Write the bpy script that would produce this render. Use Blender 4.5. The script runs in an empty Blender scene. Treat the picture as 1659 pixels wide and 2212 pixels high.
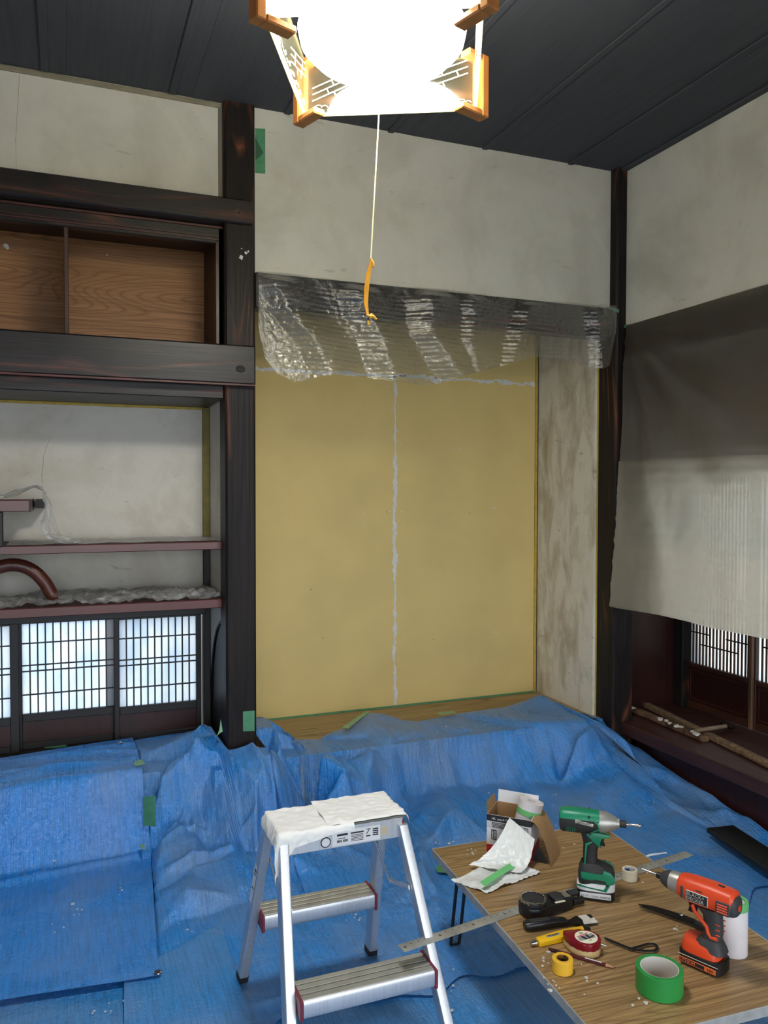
import bpy, bmesh, math, random
import numpy as np
from mathutils import Vector, Matrix

SC = bpy.context.scene
COL = SC.collection
PI = math.pi
R = math.radians
rng = random.Random(5)

# ------------------------------------------------------------------ camera
EYE = 1.391
FPX, YAW, PITCH, ROLL = 1734.3, .376859, .0285273, .0015847
_f = Vector((math.sin(YAW)*math.cos(PITCH), math.cos(YAW)*math.cos(PITCH), -math.sin(PITCH)))
_r0 = Vector((math.cos(YAW), -math.sin(YAW), 0))
_u0 = _r0.cross(_f)
_r = math.cos(ROLL)*_r0 + math.sin(ROLL)*_u0
_u = -math.sin(ROLL)*_r0 + math.cos(ROLL)*_u0
cd = bpy.data.cameras.new('camera')
cam = bpy.data.objects.new('camera', cd)
COL.objects.link(cam)
cd.sensor_fit = 'VERTICAL'
cd.sensor_height = 36.0
cd.lens = FPX/2212*36.0
cd.clip_start = .02
M = Matrix((( _r.x, _u.x, -_f.x, 0), (_r.y, _u.y, -_f.y, 0), (_r.z, _u.z, -_f.z, EYE), (0, 0, 0, 1)))
cam.matrix_world = M
SC.camera = cam

# ------------------------------------------------------------------ sky, exposure
w = bpy.data.worlds.new('sky')
SC.world = w
w.use_nodes = True
bg = w.node_tree.nodes['Background']
bg.inputs[0].default_value = (.86, .93, 1.0, 1)
bg.inputs[1].default_value = 2.1
SC.view_settings.view_transform = 'Standard'
SC.view_settings.look = 'None'
SC.view_settings.gamma = 1.0
SC.view_settings.use_curve_mapping = False
SC.view_settings.exposure = 1.08
SC.cycles.max_bounces = 10
SC.cycles.transparent_max_bounces = 16
LAMP = 32.0           # brightness of the pendant lamp's diffuser

# ------------------------------------------------------------------ measuring helpers: the ray of a point seen in the photo met with a real plane
def ray(x, y): return _f + _r*((x-829.5)/FPX) - _u*((y-1106)/FPX)
def onZ(x, y, z): d = ray(x, y); t = (z-EYE)/d.z; return Vector((d.x*t, d.y*t, z))
def onY(x, y, v): d = ray(x, y); t = v/d.y; return Vector((d.x*t, v, EYE+d.z*t))
def onX(x, y, v): d = ray(x, y); t = v/d.x; return Vector((v, d.y*t, EYE+d.z*t))

# ------------------------------------------------------------------ noise
def pn(x, y, seed=0):
    x = np.asarray(x, float); y = np.asarray(y, float)
    xi = np.floor(x).astype(np.int64); yi = np.floor(y).astype(np.int64)
    fx = x-xi; fy = y-yi
    def g(ix, iy, dx, dy):
        h = (ix*374761393 + iy*668265263 + seed*974711) & 0x7fffffff
        h = ((h ^ (h >> 13))*1274126177) & 0x7fffffff
        a = ((h ^ (h >> 16)) & 0xffff)/65536.0*2*PI
        return np.cos(a)*dx + np.sin(a)*dy
    u = fx*fx*fx*(fx*(fx*6-15)+10); v = fy*fy*fy*(fy*(fy*6-15)+10)
    a = g(xi, yi, fx, fy)*(1-u) + g(xi+1, yi, fx-1, fy)*u
    b = g(xi, yi+1, fx, fy-1)*(1-u) + g(xi+1, yi+1, fx-1, fy-1)*u
    return (a*(1-v)+b*v)*1.4
def ridged(x, y, seed=0, oct=3):
    t = 0; a = 1.0
    for i in range(oct):
        t = t + a*(1-np.abs(pn(x*2**i, y*2**i, seed+i))*2.0); a *= .5
    return t
def sstep(a, b, x):
    t = np.clip((x-a)/(b-a), 0, 1); return t*t*(3-2*t)

# ------------------------------------------------------------------ materials
def lin(c):
    c = c/255.0
    return c/12.92 if c <= .04045 else ((c+.055)/1.055)**2.4
def rgb(r, g, b): return (lin(r), lin(g), lin(b), 1)
class NT:
    def __init__(s, name):
        s.m = bpy.data.materials.new(name); s.m.use_nodes = True
        s.t = s.m.node_tree; s.b = s.t.nodes['Principled BSDF']; s.out = s.t.nodes['Material Output']
    def n(s, typ, **kw):
        nd = s.t.nodes.new(typ)
        for k, v in kw.items():
            if k in nd.inputs: nd.inputs[k].default_value = v
            else: setattr(nd, k, v)
        return nd
    def l(s, a, b): s.t.links.new(a, b)
    def coord(s, stretch=(1, 1, 1), rot=(0, 0, 0)):
        tc = s.n('ShaderNodeTexCoord'); mp = s.n('ShaderNodeMapping')
        mp.inputs['Scale'].default_value = stretch; mp.inputs['Rotation'].default_value = rot
        s.l(tc.outputs['Object'], mp.inputs['Vector']); return mp.outputs[0]
    def noise(s, vec, scale, detail=3, rough=.5, dist=0):
        n = s.n('ShaderNodeTexNoise'); n.inputs['Scale'].default_value = scale; n.inputs['Detail'].default_value = detail
        n.inputs['Roughness'].default_value = rough; n.inputs['Distortion'].default_value = dist
        if vec is not None: s.l(vec, n.inputs['Vector'])
        return n.outputs['Fac']
    def ramp(s, fac, stops, mode='LINEAR'):
        r = s.n('ShaderNodeValToRGB'); el = r.color_ramp.elements; r.color_ramp.interpolation = mode
        while len(el) < len(stops): el.new(.5)
        for e, (p, c) in zip(el, stops): e.position = p; e.color = c if len(c) == 4 else (*c, 1)
        s.l(fac, r.inputs['Fac']); return r.outputs['Color']
    def mix(s, fac, a, b, typ='MIX'):
        m = s.n('ShaderNodeMixRGB', blend_type=typ)
        for sock, v in ((m.inputs[0], fac), (m.inputs[1], a), (m.inputs[2], b)):
            if hasattr(v, 'is_output'): s.l(v, sock)
            else: sock.default_value = v
        return m.outputs[0]
    def math(s, op, a, b=0.0):
        m = s.n('ShaderNodeMath', operation=op)
        for sock, v in ((m.inputs[0], a), (m.inputs[1], b)):
            if hasattr(v, 'is_output'): s.l(v, sock)
            else: sock.default_value = v
        return m.outputs[0]
    def bump(s, h, strength=.3, dist=.01, prev=None):
        b = s.n('ShaderNodeBump'); b.inputs['Strength'].default_value = strength; b.inputs['Distance'].default_value = dist
        s.l(h, b.inputs['Height'])
        if prev: s.l(prev, b.inputs['Normal'])
        return b.outputs[0]
G4 = lambda v: (v, v, v, 1)
def mat(name, c, rough=.5, metal=0, var=.0, vscale=12, bump=0, bscale=80, stretch=(1, 1, 1), spec=.5, coat=0, c2=None):
    k = NT(name); b = k.b
    b.inputs['Roughness'].default_value = rough; b.inputs['Metallic'].default_value = metal
    b.inputs['Specular IOR Level'].default_value = spec; b.inputs['Coat Weight'].default_value = coat
    v = k.coord(stretch)
    if c2 is None: c2 = tuple(x*(1-var) for x in c[:3])+(1,)
    n = k.noise(v, vscale, 4)
    k.l(k.ramp(n, [(.35, c2), (.62, c)]), b.inputs['Base Color'])
    if bump:
        k.l(k.bump(k.noise(v, bscale, 3), bump, .004), b.inputs['Normal'])
    return k.m
def wood(name, base, dark, axis='z', rough=.35, rings=9, ringmix=.7, fiber=.5, scale=1.0, light=None, lightmix=.0, spec=.5):
    # grain runs along axis; contour lines of a stretched noise give cathedral figures
    k = NT(name); b = k.b
    long_, cross = .35*scale, 3.2*scale
    st = tuple(long_ if a == axis else cross for a in 'xyz')
    v = k.coord(st)
    n = k.noise(v, 1.6, 1, .4, .3)
    s = k.math('PINGPONG', k.math('MULTIPLY', n, rings), .5)
    s = k.math('MULTIPLY', s, 2)
    ring = k.ramp(s, [(0, G4(1)), (.16, G4(.45)), (.5, G4(0)), (1, G4(0))])
    st2 = tuple(2*scale if a == axis else 130*scale for a in 'xyz')
    fb = k.noise(k.coord(st2), 1.0, 4, .6)
    c = k.mix(k.math('MULTIPLY', ring, ringmix), base, dark)
    c = k.mix(k.math('MULTIPLY', k.ramp(fb, [(.35, G4(1)), (.6, G4(0))]), fiber), c, dark)
    if light is not None:
        pat = k.noise(k.coord(tuple(.9 if a == axis else 5 for a in 'xyz')), 1.3, 3, .5)
        f = k.math('MULTIPLY', k.ramp(pat, [(.52, G4(0)), (.66, G4(1))]), lightmix)
        c = k.mix(k.math('MULTIPLY', f, ring), c, light)
    k.l(c, b.inputs['Base Color'])
    rr = k.ramp(fb, [(.3, G4(rough+.12)), (.65, G4(rough))])
    k.l(rr, b.inputs['Roughness']); b.inputs['Specular IOR Level'].default_value = spec
    k.l(k.bump(k.math('ADD', fb, k.math('MULTIPLY', ring, -.5)), .25, .0015), b.inputs['Normal'])
    return k.m
def plaster(name, c, stain, amount=.5, streak=False):
    k = NT(name); b = k.b; b.inputs['Roughness'].default_value = .9
    v = k.coord((1, 1, .35) if streak else (1, 1, 1))
    n1 = k.noise(v, 2.3 if not streak else 9, 5, .62, .4); n2 = k.noise(k.coord(), 9, 4, .6)
    f = k.math('MULTIPLY', k.ramp(n1, [(.46, G4(0)), (.72, G4(1))]), amount)
    cc = k.mix(f, c, stain)
    cc = k.mix(k.math('MULTIPLY', k.ramp(n2, [(.5, G4(0)), (.75, G4(1))]), amount*.35), cc, stain)
    # a few thin dark scuffs
    sc = k.noise(k.coord((7, 7, 22)), 1.4, 2, .5, 1.2)
    cc = k.mix(k.math('MULTIPLY', k.ramp(sc, [(.70, G4(0)), (.76, G4(1))]), amount*.5), cc, rgb(120, 118, 112))
    k.l(cc, b.inputs['Base Color'])
    k.l(k.bump(k.noise(k.coord(), 160, 4), .12, .003), b.inputs['Normal'])
    return k.m
def film(name, tint, opac, rough=.18, gl=.35, bumpk=.6, bs=24, translucent=.6, even=.6, fwd=0):
    # thin plastic sheeting: part clear, part scattering, glossy
    k = NT(name)
    v = k.coord(); n = k.noise(v, bs, 5, .6, .6); n2 = k.noise(v, 5, 3, .5)
    nrm = k.bump(n, bumpk, .012)
    tr = k.n('ShaderNodeBsdfTransparent'); tl = k.n('ShaderNodeBsdfTranslucent'); df = k.n('ShaderNodeBsdfDiffuse'); go = k.n('ShaderNodeBsdfGlossy')
    tr.inputs[0].default_value = (.97, .97, .96, 1)
    tl.inputs[0].default_value = tint; df.inputs[0].default_value = tint
    go.inputs[0].default_value = (.9, .9, .9, 1); go.inputs['Roughness'].default_value = rough
    k.l(nrm, go.inputs['Normal']); k.l(nrm, df.inputs['Normal'])
    tl_out = tl.outputs[0]
    if fwd:
        rf = k.n('ShaderNodeBsdfRefraction'); rf.inputs[0].default_value = (.96, .92, .84, 1); rf.inputs['Roughness'].default_value = .62; rf.inputs['IOR'].default_value = 1.32
        mf = k.n('ShaderNodeMixShader'); mf.inputs[0].default_value = fwd; k.l(tl.outputs[0], mf.inputs[1]); k.l(rf.outputs[0], mf.inputs[2]); tl_out = mf.outputs[0]
    m1 = k.n('ShaderNodeMixShader'); m1.inputs[0].default_value = translucent; k.l(df.outputs[0], m1.inputs[1]); k.l(tl_out, m1.inputs[2])
    m2 = k.n('ShaderNodeMixShader'); k.l(k.ramp(n2, [(.3, G4(opac*even)), (.7, G4(opac*(2.0-even)*.97))]), m2.inputs[0]); k.l(tr.outputs[0], m2.inputs[1]); k.l(m1.outputs[0], m2.inputs[2])
    fr = k.n('ShaderNodeLayerWeight'); fr.inputs['Blend'].default_value = .35; k.l(nrm, fr.inputs['Normal'])
    m3 = k.n('ShaderNodeMixShader'); k.l(k.math('MULTIPLY', k.math('ADD', fr.outputs['Facing'], .25), gl), m3.inputs[0]); k.l(m2.outputs[0], m3.inputs[1]); k.l(go.outputs[0], m3.inputs[2])
    k.l(m3.outputs[0], k.out.inputs['Surface'])
    return k.m
def pane_mat(name, c, opac=1.0):
    k = NT(name)
    tl = k.n('ShaderNodeBsdfTranslucent'); df = k.n('ShaderNodeBsdfDiffuse')
    cc = k.mix(k.ramp(k.noise(k.coord((1, 1, .4)), 9, 5, .6), [(.40, G4(0)), (.72, G4(.8))]), c, tuple(x*y for x, y in zip(c[:3], (.62, .74, .88)))+(1,))
    k.l(cc, tl.inputs[0]); df.inputs[0].default_value = tuple(x*.8 for x in c[:3])+(1,)
    m = k.n('ShaderNodeMixShader'); m.inputs[0].default_value = .8; k.l(df.outputs[0], m.inputs[1]); k.l(tl.outputs[0], m.inputs[2])
    k.l(m.outputs[0], k.out.inputs['Surface'])
    return k.m
def tarp_mat(name, c, dust, dustamt, sheen=.32):
    k = NT(name); b = k.b
    v = k.coord()
    d = k.noise(v, 2.6, 5, .62, .3); fine = k.noise(v, 60, 3, .6)
    strip = k.noise(k.coord((170, 6, 6)), 1.0, 3, .6)
    cc = k.mix(k.ramp(strip, [(.40, G4(.55)), (.54, G4(0))]), c, tuple(x*.52 for x in c[:3])+(1,))
    f = k.math('MULTIPLY', k.ramp(d, [(.40, G4(0)), (.70, G4(1))]), dustamt)
    cc = k.mix(f, cc, dust)
    sp = k.noise(v, 240, 2, .5)
    cc = k.mix(k.math('MULTIPLY', k.ramp(sp, [(.78, G4(0)), (.80, G4(1))]), .8), cc, rgb(205, 205, 200))
    k.l(cc, b.inputs['Base Color'])
    k.l(k.mix(f, G4(sheen), G4(.7)), b.inputs['Roughness'])
    h = k.math('ADD', k.math('MULTIPLY', strip, .7), k.math('MULTIPLY', k.noise(v, 62, 4, .65, 1.4), 1.2))
    k.l(k.bump(h, .75, .006), b.inputs['Normal'])
    b.inputs['Specular IOR Level'].default_value = .7
    b.inputs['Coat Weight'].default_value = .45; b.inputs['Coat Roughness'].default_value = .14; k.l(b.inputs['Normal'].links[0].from_socket, b.inputs['Coat Normal'])
    return k.m
def emis(name, c, s):
    k = NT(name); e = k.n('ShaderNodeEmission'); e.inputs[0].default_value = c; e.inputs[1].default_value = s
    k.l(e.outputs[0], k.out.inputs['Surface']); return k.m

m_black = wood('black stained wood', rgb(38, 32, 31), rgb(24, 20, 20), 'z', .42, 11, .8, .7, 1, rgb(142, 84, 58), 1.0, .2)
m_blackx = wood('black stained beam wood', rgb(38, 31, 30), rgb(24, 20, 20), 'x', .34, 10, .8, .6, 1, rgb(120, 70, 54), 1.0, .4)
m_blacky = wood('black stained wood along the wall', rgb(36, 30, 29), rgb(22, 19, 19), 'y', .36, 9, .7, .5)
m_dark = mat('dark matte wood', rgb(32, 29, 29), .5, var=.3, vscale=6, stretch=(1, 1, .2))
m_redline = mat('red brown worn edge', rgb(92, 44, 38), .4, var=.4)
m_ceil = wood('black ceiling board', rgb(76, 77, 81), rgb(64, 65, 69), 'y', .75, 6, .4, .3, spec=.2)
m_white = plaster('white plaster', rgb(215, 212, 204), rgb(172, 168, 156), .55)
m_alcove = plaster('alcove plaster', rgb(210, 206, 198), rgb(168, 160, 142), .7)
m_side = plaster('stained side plaster', rgb(224, 218, 204), rgb(158, 140, 108), .85, True)
m_room = plaster('room plaster', rgb(205, 200, 190), rgb(180, 172, 160), .3)
m_cab = wood('cabinet back board', rgb(176, 126, 82), rgb(110, 70, 42), 'x', .5, 44, .6, .5, 1)
m_cabd = wood('cabinet dark side board', rgb(78, 50, 38), rgb(48, 30, 24), 'z', .5, 10, .5, .5)
m_red = mat('dark red lacquer', rgb(98, 46, 44), .28, var=.35, vscale=9, stretch=(.3, 1, 1))
m_redd = wood('dark red brown panel', rgb(54, 22, 18), rgb(33, 13, 11), 'z', .38, 8, .5, .5)
m_redt = wood('window seat board', rgb(70, 40, 33), rgb(44, 23, 21), 'y', .42, 10, .5, .6)
m_gold = mat('ochre painted board', rgb(226, 200, 132), .62, var=.09, vscale=3, bump=.06, bscale=220)
m_putty = mat('white filler', rgb(226, 225, 222), .8, var=.10, vscale=40, bump=.3, bscale=90)
m_olive = mat('olive masked strip', rgb(134, 122, 62), .6, var=.25, vscale=20)
m_yellow = mat('yellow tape line', rgb(196, 168, 70), .6, var=.2, vscale=30)
m_boardf = wood('alcove floor board', rgb(172, 146, 100), rgb(108, 86, 54), 'x', .45, 14, .8, .5)
m_floor = mat('straw mat', rgb(150, 145, 110), .8, var=.2)
m_pane = pane_mat('frosted glass', (.80, .84, .88, 1))
m_pane2 = pane_mat('frosted glass doubled', (.33, .33, .34, 1))
m_paper = pane_mat('shoji paper', (.95, .93, .88, 1))
m_mun = mat('thin black lattice', rgb(30, 28, 30), .5)
m_mun2 = mat('brown lattice', rgb(74, 42, 30), .45, var=.3)
m_tarp = tarp_mat('blue tarpaulin', rgb(38, 144, 232), rgb(132, 152, 176), .60, .22)
m_tarp2 = tarp_mat('blue tarpaulin left', rgb(38, 142, 234), rgb(126, 156, 200), .52, .22)
m_tarp3 = tarp_mat('blue tarpaulin floor', rgb(50, 144, 220), rgb(124, 154, 194), .65)
m_film = film('clear masking film', (.50, .48, .44, 1), .15, .13, .48, .5, 34, .35)
m_filmr = film('milky masking film', (.84, .76, .62, 1), .72, .30, .07, .12, 7, .955, .92, .6)
m_filmb = film('milky masking film hem', (.70, .64, .53, 1), .78, .35, .05, .2, 14, .955, .94, .55)
m_films = film('crumpled shelf film', (.84, .84, .84, 1), .42, .15, .45, .9, 40, .3)
m_tape = mat('green masking tape', rgb(84, 150, 112), .45, var=.2, vscale=30, bump=.3, bscale=60)
m_tapel = mat('light green masking tape', rgb(140, 186, 140), .45, var=.2, vscale=30, bump=.3, bscale=60)
m_alu = mat('brushed aluminium', rgb(206, 208, 214), .38, .7, var=.12, vscale=9, stretch=(30, 30, 1))
m_alustep = mat('ribbed aluminium tread', rgb(186, 186, 178), .42, .55, var=.2, vscale=20)
m_rubber = mat('black rubber', rgb(26, 26, 28), .7)
m_maroon = mat('maroon plastic cap', rgb(120, 42, 60), .45)
m_mask = mat('white masking paper', rgb(236, 236, 234), .75, var=.06, bump=.5, bscale=22)
m_label = mat('white sticker', rgb(226, 226, 230), .5, var=.05)
m_ink = mat('black print', rgb(32, 32, 36), .6)
m_grey = mat('grey print', rgb(150, 150, 150), .6)
m_tan = mat('tan sticker', rgb(196, 180, 156), .6)
m_table = wood('woodgrain table laminate', rgb(170, 138, 94), rgb(98, 72, 42), 'x', .33, 30, .5, .75, 1.1, rgb(186, 156, 108), .3)
m_edge = mat('worn grey table edging', rgb(168, 168, 166), .5, var=.25, vscale=25)
m_steel = mat('dull steel', rgb(176, 176, 170), .45, .4, var=.35, vscale=16, bump=.1)
m_bright = mat('bright steel', rgb(205, 205, 205), .2, 1.0)
m_cast = mat('cast aluminium', rgb(176, 174, 168), .4, .6, var=.12, vscale=40)
m_green = mat('green tool plastic', rgb(20, 132, 96), .38, var=.1)
m_dgreen = mat('dark green tool plastic', rgb(14, 84, 62), .45)
m_tblack = mat('black tool rubber', rgb(40, 40, 42), .6, var=.15, bump=.15, bscale=300)
m_tgrey = mat('charcoal tool rubber', rgb(58, 58, 60), .6, var=.15, bump=.15, bscale=300)
m_twhite = mat('white tool plastic', rgb(228, 228, 232), .4)
m_black = m_black
m_pblack = mat('black plastic', rgb(20, 20, 24), .35, var=.1)
m_orange = mat('orange tool plastic', rgb(226, 74, 34), .4, var=.08)
m_orangel = mat('orange print', rgb(222, 104, 50), .5)
m_silver = mat('silver print', rgb(196, 192, 180), .4, .3)
m_card = mat('brown cardboard', rgb(166, 130, 88), .8, var=.12, vscale=30)
m_cream = mat('cream masking tape', rgb(226, 216, 190), .6, var=.06)
m_blue = mat('blue core print', rgb(28, 90, 170), .5)
m_yel = mat('yellow masking tape', rgb(240, 186, 52), .5, var=.08)
m_yelp = mat('yellow plastic', rgb(240, 190, 22), .38, var=.06)
m_core = mat('brown tape core', rgb(150, 106, 36), .7, var=.6, vscale=160, c2=rgb(70, 42, 20))
m_gtape = mat('green curing tape', rgb(42, 146, 68), .35, var=.1, bump=.1, bscale=40)
m_wcore = mat('white card core', rgb(222, 218, 212), .75, var=.05)
m_roll = mat('rolled white film', rgb(226, 220, 224), .55, var=.06, vscale=50)
m_gband = mat('pale green tape band', rgb(112, 196, 122), .5, var=.1)
m_redp = mat('deep red glossy plastic', rgb(126, 14, 32), .22, var=.1)
m_beige = mat('beige plastic', rgb(214, 182, 128), .5, var=.1)
m_creaml = mat('cream label', rgb(236, 232, 206), .5)
m_pink = mat('pink print', rgb(222, 118, 128), .5)
m_pencil = mat('maroon pencil paint', rgb(84, 28, 32), .35)
m_pwood = mat('sharpened wood', rgb(196, 150, 110), .7)
m_oldwood = wood('old weathered stick', rgb(140, 112, 84), rgb(74, 54, 38), 'y', .7, 16, .7, .7)
m_rot = mat('rotten brown wood', rgb(120, 88, 64), .8, var=.7, vscale=16, bump=.8, bscale=40, c2=rgb(58, 36, 24))
m_chalk = mat('crumbled white plaster', rgb(216, 210, 200), .9, var=.2, vscale=60, bump=.6, bscale=90)
m_iron = mat('dark iron', rgb(40, 36, 34), .42, .7, var=.3, vscale=30)
m_handle = mat('worn hammer handle', rgb(140, 118, 96), .6, var=.35, vscale=20)
m_lampw = mat('varnished lamp wood', rgb(188, 120, 64), .35, var=.25, vscale=22, stretch=(1, 1, .2))
m_cord = mat('cream pull cord', rgb(238, 226, 170), .7)
m_rib = mat('yellow orange ribbon', rgb(240, 170, 50), .5, var=.15, vscale=40)
m_blackb = mat('black board', rgb(20, 20, 20), .5, var=.3, vscale=8)
m_print = mat('white lattice print', rgb(245, 240, 205), .6)
def acrylic():
    k = NT('pale lamp acrylic')
    tr = k.n('ShaderNodeBsdfTransparent'); tl = k.n('ShaderNodeBsdfTranslucent'); tl.inputs[0].default_value = (.95, .92, .72, 1); tr.inputs[0].default_value = (.97, .95, .80, 1)
    go = k.n('ShaderNodeBsdfGlossy'); go.inputs['Roughness'].default_value = .1
    m = k.n('ShaderNodeMixShader'); m.inputs[0].default_value = .30; k.l(tr.outputs[0], m.inputs[1]); k.l(tl.outputs[0], m.inputs[2])
    m2 = k.n('ShaderNodeMixShader'); m2.inputs[0].default_value = .05; k.l(m.outputs[0], m2.inputs[1]); k.l(go.outputs[0], m2.inputs[2])
    k.l(m2.outputs[0], k.out.inputs['Surface']); return k.m
m_acr = acrylic()
m_glow = emis('lit lamp cover', (1, .985, .94, 1), LAMP)

# ------------------------------------------------------------------ mesh builder
def Rz(a): return Matrix.Rotation(a, 4, 'Z')
def Rx(a): return Matrix.Rotation(a, 4, 'X')
def Ry(a): return Matrix.Rotation(a, 4, 'Y')
def T(*p): return Matrix.Translation(Vector(p if len(p) == 3 else p[0]))
class G:
    def __init__(s): s.bm = bmesh.new()
    def _add(s, vs, fs, mx=None):
        bv = [s.bm.verts.new(mx @ Vector(v) if mx is not None else v) for v in vs]
        for f in fs:
            try: s.bm.faces.new([bv[i] for i in f])
            except ValueError: pass
        return bv
    def box(s, x0, x1, y0, y1, z0, z1, bev=0, mx=None, seg=1):
        vs = [(x0, y0, z0), (x1, y0, z0), (x1, y1, z0), (x0, y1, z0), (x0, y0, z1), (x1, y0, z1), (x1, y1, z1), (x0, y1, z1)]
        fs = [(0, 3, 2, 1), (4, 5, 6, 7), (0, 1, 5, 4), (1, 2, 6, 5), (2, 3, 7, 6), (3, 0, 4, 7)]
        bv = s._add(vs, fs, mx)
        if bev:
            es = list({e for v in bv for e in v.link_edges})
            bmesh.ops.bevel(s.bm, geom=es, offset=bev, segments=seg, affect='EDGES', profile=.5, clamp_overlap=True)
        return s
    def prism(s, poly, a, b, axis='z', mx=None, bev=0):
        # poly: outline in the two other axes (x,y for z; y,z for x; x,z for y)
        n = len(poly)
        def P(p, h): return {'z': (p[0], p[1], h), 'x': (h, p[0], p[1]), 'y': (p[0], h, p[1])}[axis]
        vs = [P(p, a) for p in poly]+[P(p, b) for p in poly]
        fs = [tuple(range(n-1, -1, -1)), tuple(range(n, 2*n))]+[(i, (i+1) % n, n+(i+1) % n, n+i) for i in range(n)]
        bv = s._add(vs, fs, mx)
        if bev:
            es = list({e for v in bv for e in v.link_edges})
            bmesh.ops.bevel(s.bm, geom=es, offset=bev, segments=2, affect='EDGES', profile=.5, clamp_overlap=True)
        return s
    def loft(s, secs, seg=24, cap=True, mx=None):
        # secs: (centre, u, v, exponent) rings joined in order
        rings = []
        for c, u, v, e in secs:
            c, u, v = Vector(c), Vector(u), Vector(v)
            ring = []
            for i in range(seg):
                t = 2*PI*i/seg; ct, st = math.cos(t), math.sin(t)
                p = c + u*math.copysign(abs(ct)**(2/e), ct) + v*math.copysign(abs(st)**(2/e), st)
                ring.append(s.bm.verts.new(mx @ p if mx is not None else p))
            rings.append(ring)
        for a, b in zip(rings, rings[1:]):
            for i in range(seg): s.bm.faces.new((a[i], a[(i+1) % seg], b[(i+1) % seg], b[i]))
        if cap:
            s.bm.faces.new(rings[0][::-1]); s.bm.faces.new(rings[-1])
        return s
    def lathe(s, prof, seg=32, mx=None):
        # closed profile of (r,z) turned about z
        n = len(prof); rings = []
        for i in range(seg):
            t = 2*PI*i/seg
            rings.append([s.bm.verts.new((mx @ Vector((r*math.cos(t), r*math.sin(t), z))) if mx is not None else (r*math.cos(t), r*math.sin(t), z)) for r, z in prof])
        for i in range(seg):
            a, b = rings[i], rings[(i+1) % seg]
            for j in range(n):
                k = (j+1) % n
                if prof[j][0] < 1e-6 and prof[k][0] < 1e-6: continue
                s.bm.faces.new((a[j], b[j], b[k], a[k]))
        bmesh.ops.remove_doubles(s.bm, verts=s.bm.verts[:], dist=1e-7)
        return s
    def cyl(s, p, q, r, r2=None, seg=20):
        p, q = Vector(p), Vector(q); d = (q-p).normalized()
        a = d.orthogonal().normalized(); b = d.cross(a)
        r2 = r if r2 is None else r2
        return s.loft([(p, a*r, b*r, 2), (q, a*r2, b*r2, 2)], seg)
    def tube(s, pts, r, seg=10, flat=1.0, up=(0, 0, 1)):
        pts = [Vector(p) for p in pts]; secs = []
        for i, p in enumerate(pts):
            d = (pts[min(i+1, len(pts)-1)]-pts[max(i-1, 0)]).normalized()
            a = d.cross(Vector(up))
            a = a.normalized() if a.length > 1e-4 else d.orthogonal().normalized()
            b = a.cross(d).normalized(); rr = r[i] if isinstance(r, (list, tuple)) else r
            secs.append((p, a*rr, b*rr*flat, 2))
        return s.loft(secs, seg)
    def grid(s, P):
        nu, nv = P.shape[:2]
        vs = [[s.bm.verts.new(tuple(P[i, j])) for j in range(nv)] for i in range(nu)]
        for i in range(nu-1):
            for j in range(nv-1): s.bm.faces.new((vs[i][j], vs[i+1][j], vs[i+1][j+1], vs[i][j+1]))
        return s
    def poly(s, pts):
        s.bm.faces.new([s.bm.verts.new(tuple(p)) for p in pts]); return s
def tag(o, label=None, cat=None, group=None, kind=None):
    if label: o['label'] = label
    if cat: o['category'] = cat
    if group: o['group'] = group
    if kind: o['kind'] = kind
    return o
def fin(me, smooth=35):
    if smooth:
        me.polygons.foreach_set('use_smooth', [True]*len(me.polygons))
        if smooth < 180: me.set_sharp_from_angle(angle=R(smooth))
def obj(name, g, m, parent=None, label=None, cat=None, group=None, kind=None, smooth=35, local=False):
    # g holds world coordinates (local=True: the parent's own); the origin goes to the base of the shape
    bm = g.bm
    bmesh.ops.recalc_face_normals(bm, faces=bm.faces[:])
    if parent is not None:
        if not local: bm.transform(WM[parent.name].inverted())
        org = Vector((0, 0, 0))
    else:
        xs = [v.co for v in bm.verts]
        lo = Vector([min(c[i] for c in xs) for i in range(3)]); hi = Vector([max(c[i] for c in xs) for i in range(3)])
        org = Vector(((lo.x+hi.x)/2, (lo.y+hi.y)/2, lo.z))
        bm.transform(Matrix.Translation(-org))
    me = bpy.data.meshes.new(name); bm.to_mesh(me); bm.free()
    me.materials.append(m); fin(me, smooth)
    o = bpy.data.objects.new(name, me); COL.objects.link(o)
    if parent is not None: o.parent = parent; WM[o.name] = WM[parent.name]
    else: o.location = org; WM[o.name] = Matrix.Translation(org)
    return tag(o, label, cat, group, kind)
WM = {}
def thing(name, label, cat, loc, rz=0, group=None, kind=None):
    o = bpy.data.objects.new(name, None); COL.objects.link(o); o.empty_display_size = .05
    o.location = loc; o.rotation_euler = (0, 0, rz)
    WM[o.name] = Matrix.Translation(Vector(loc)) @ Rz(rz)
    return tag(o, label, cat, group, kind)
def struct(name, g, m, parent=None, smooth=35):
    return obj(name, g, m, parent, kind='structure' if parent is None else None, smooth=smooth)
def B(*a, **k): return G().box(*a, **k)
def copyto(o, dx, dy, dz, parent=None):
    c = o.copy(); COL.objects.link(c); c.location = o.location + Vector((dx, dy, dz)); WM[c.name] = WM[o.name]
    return c
_dg = None
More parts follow.
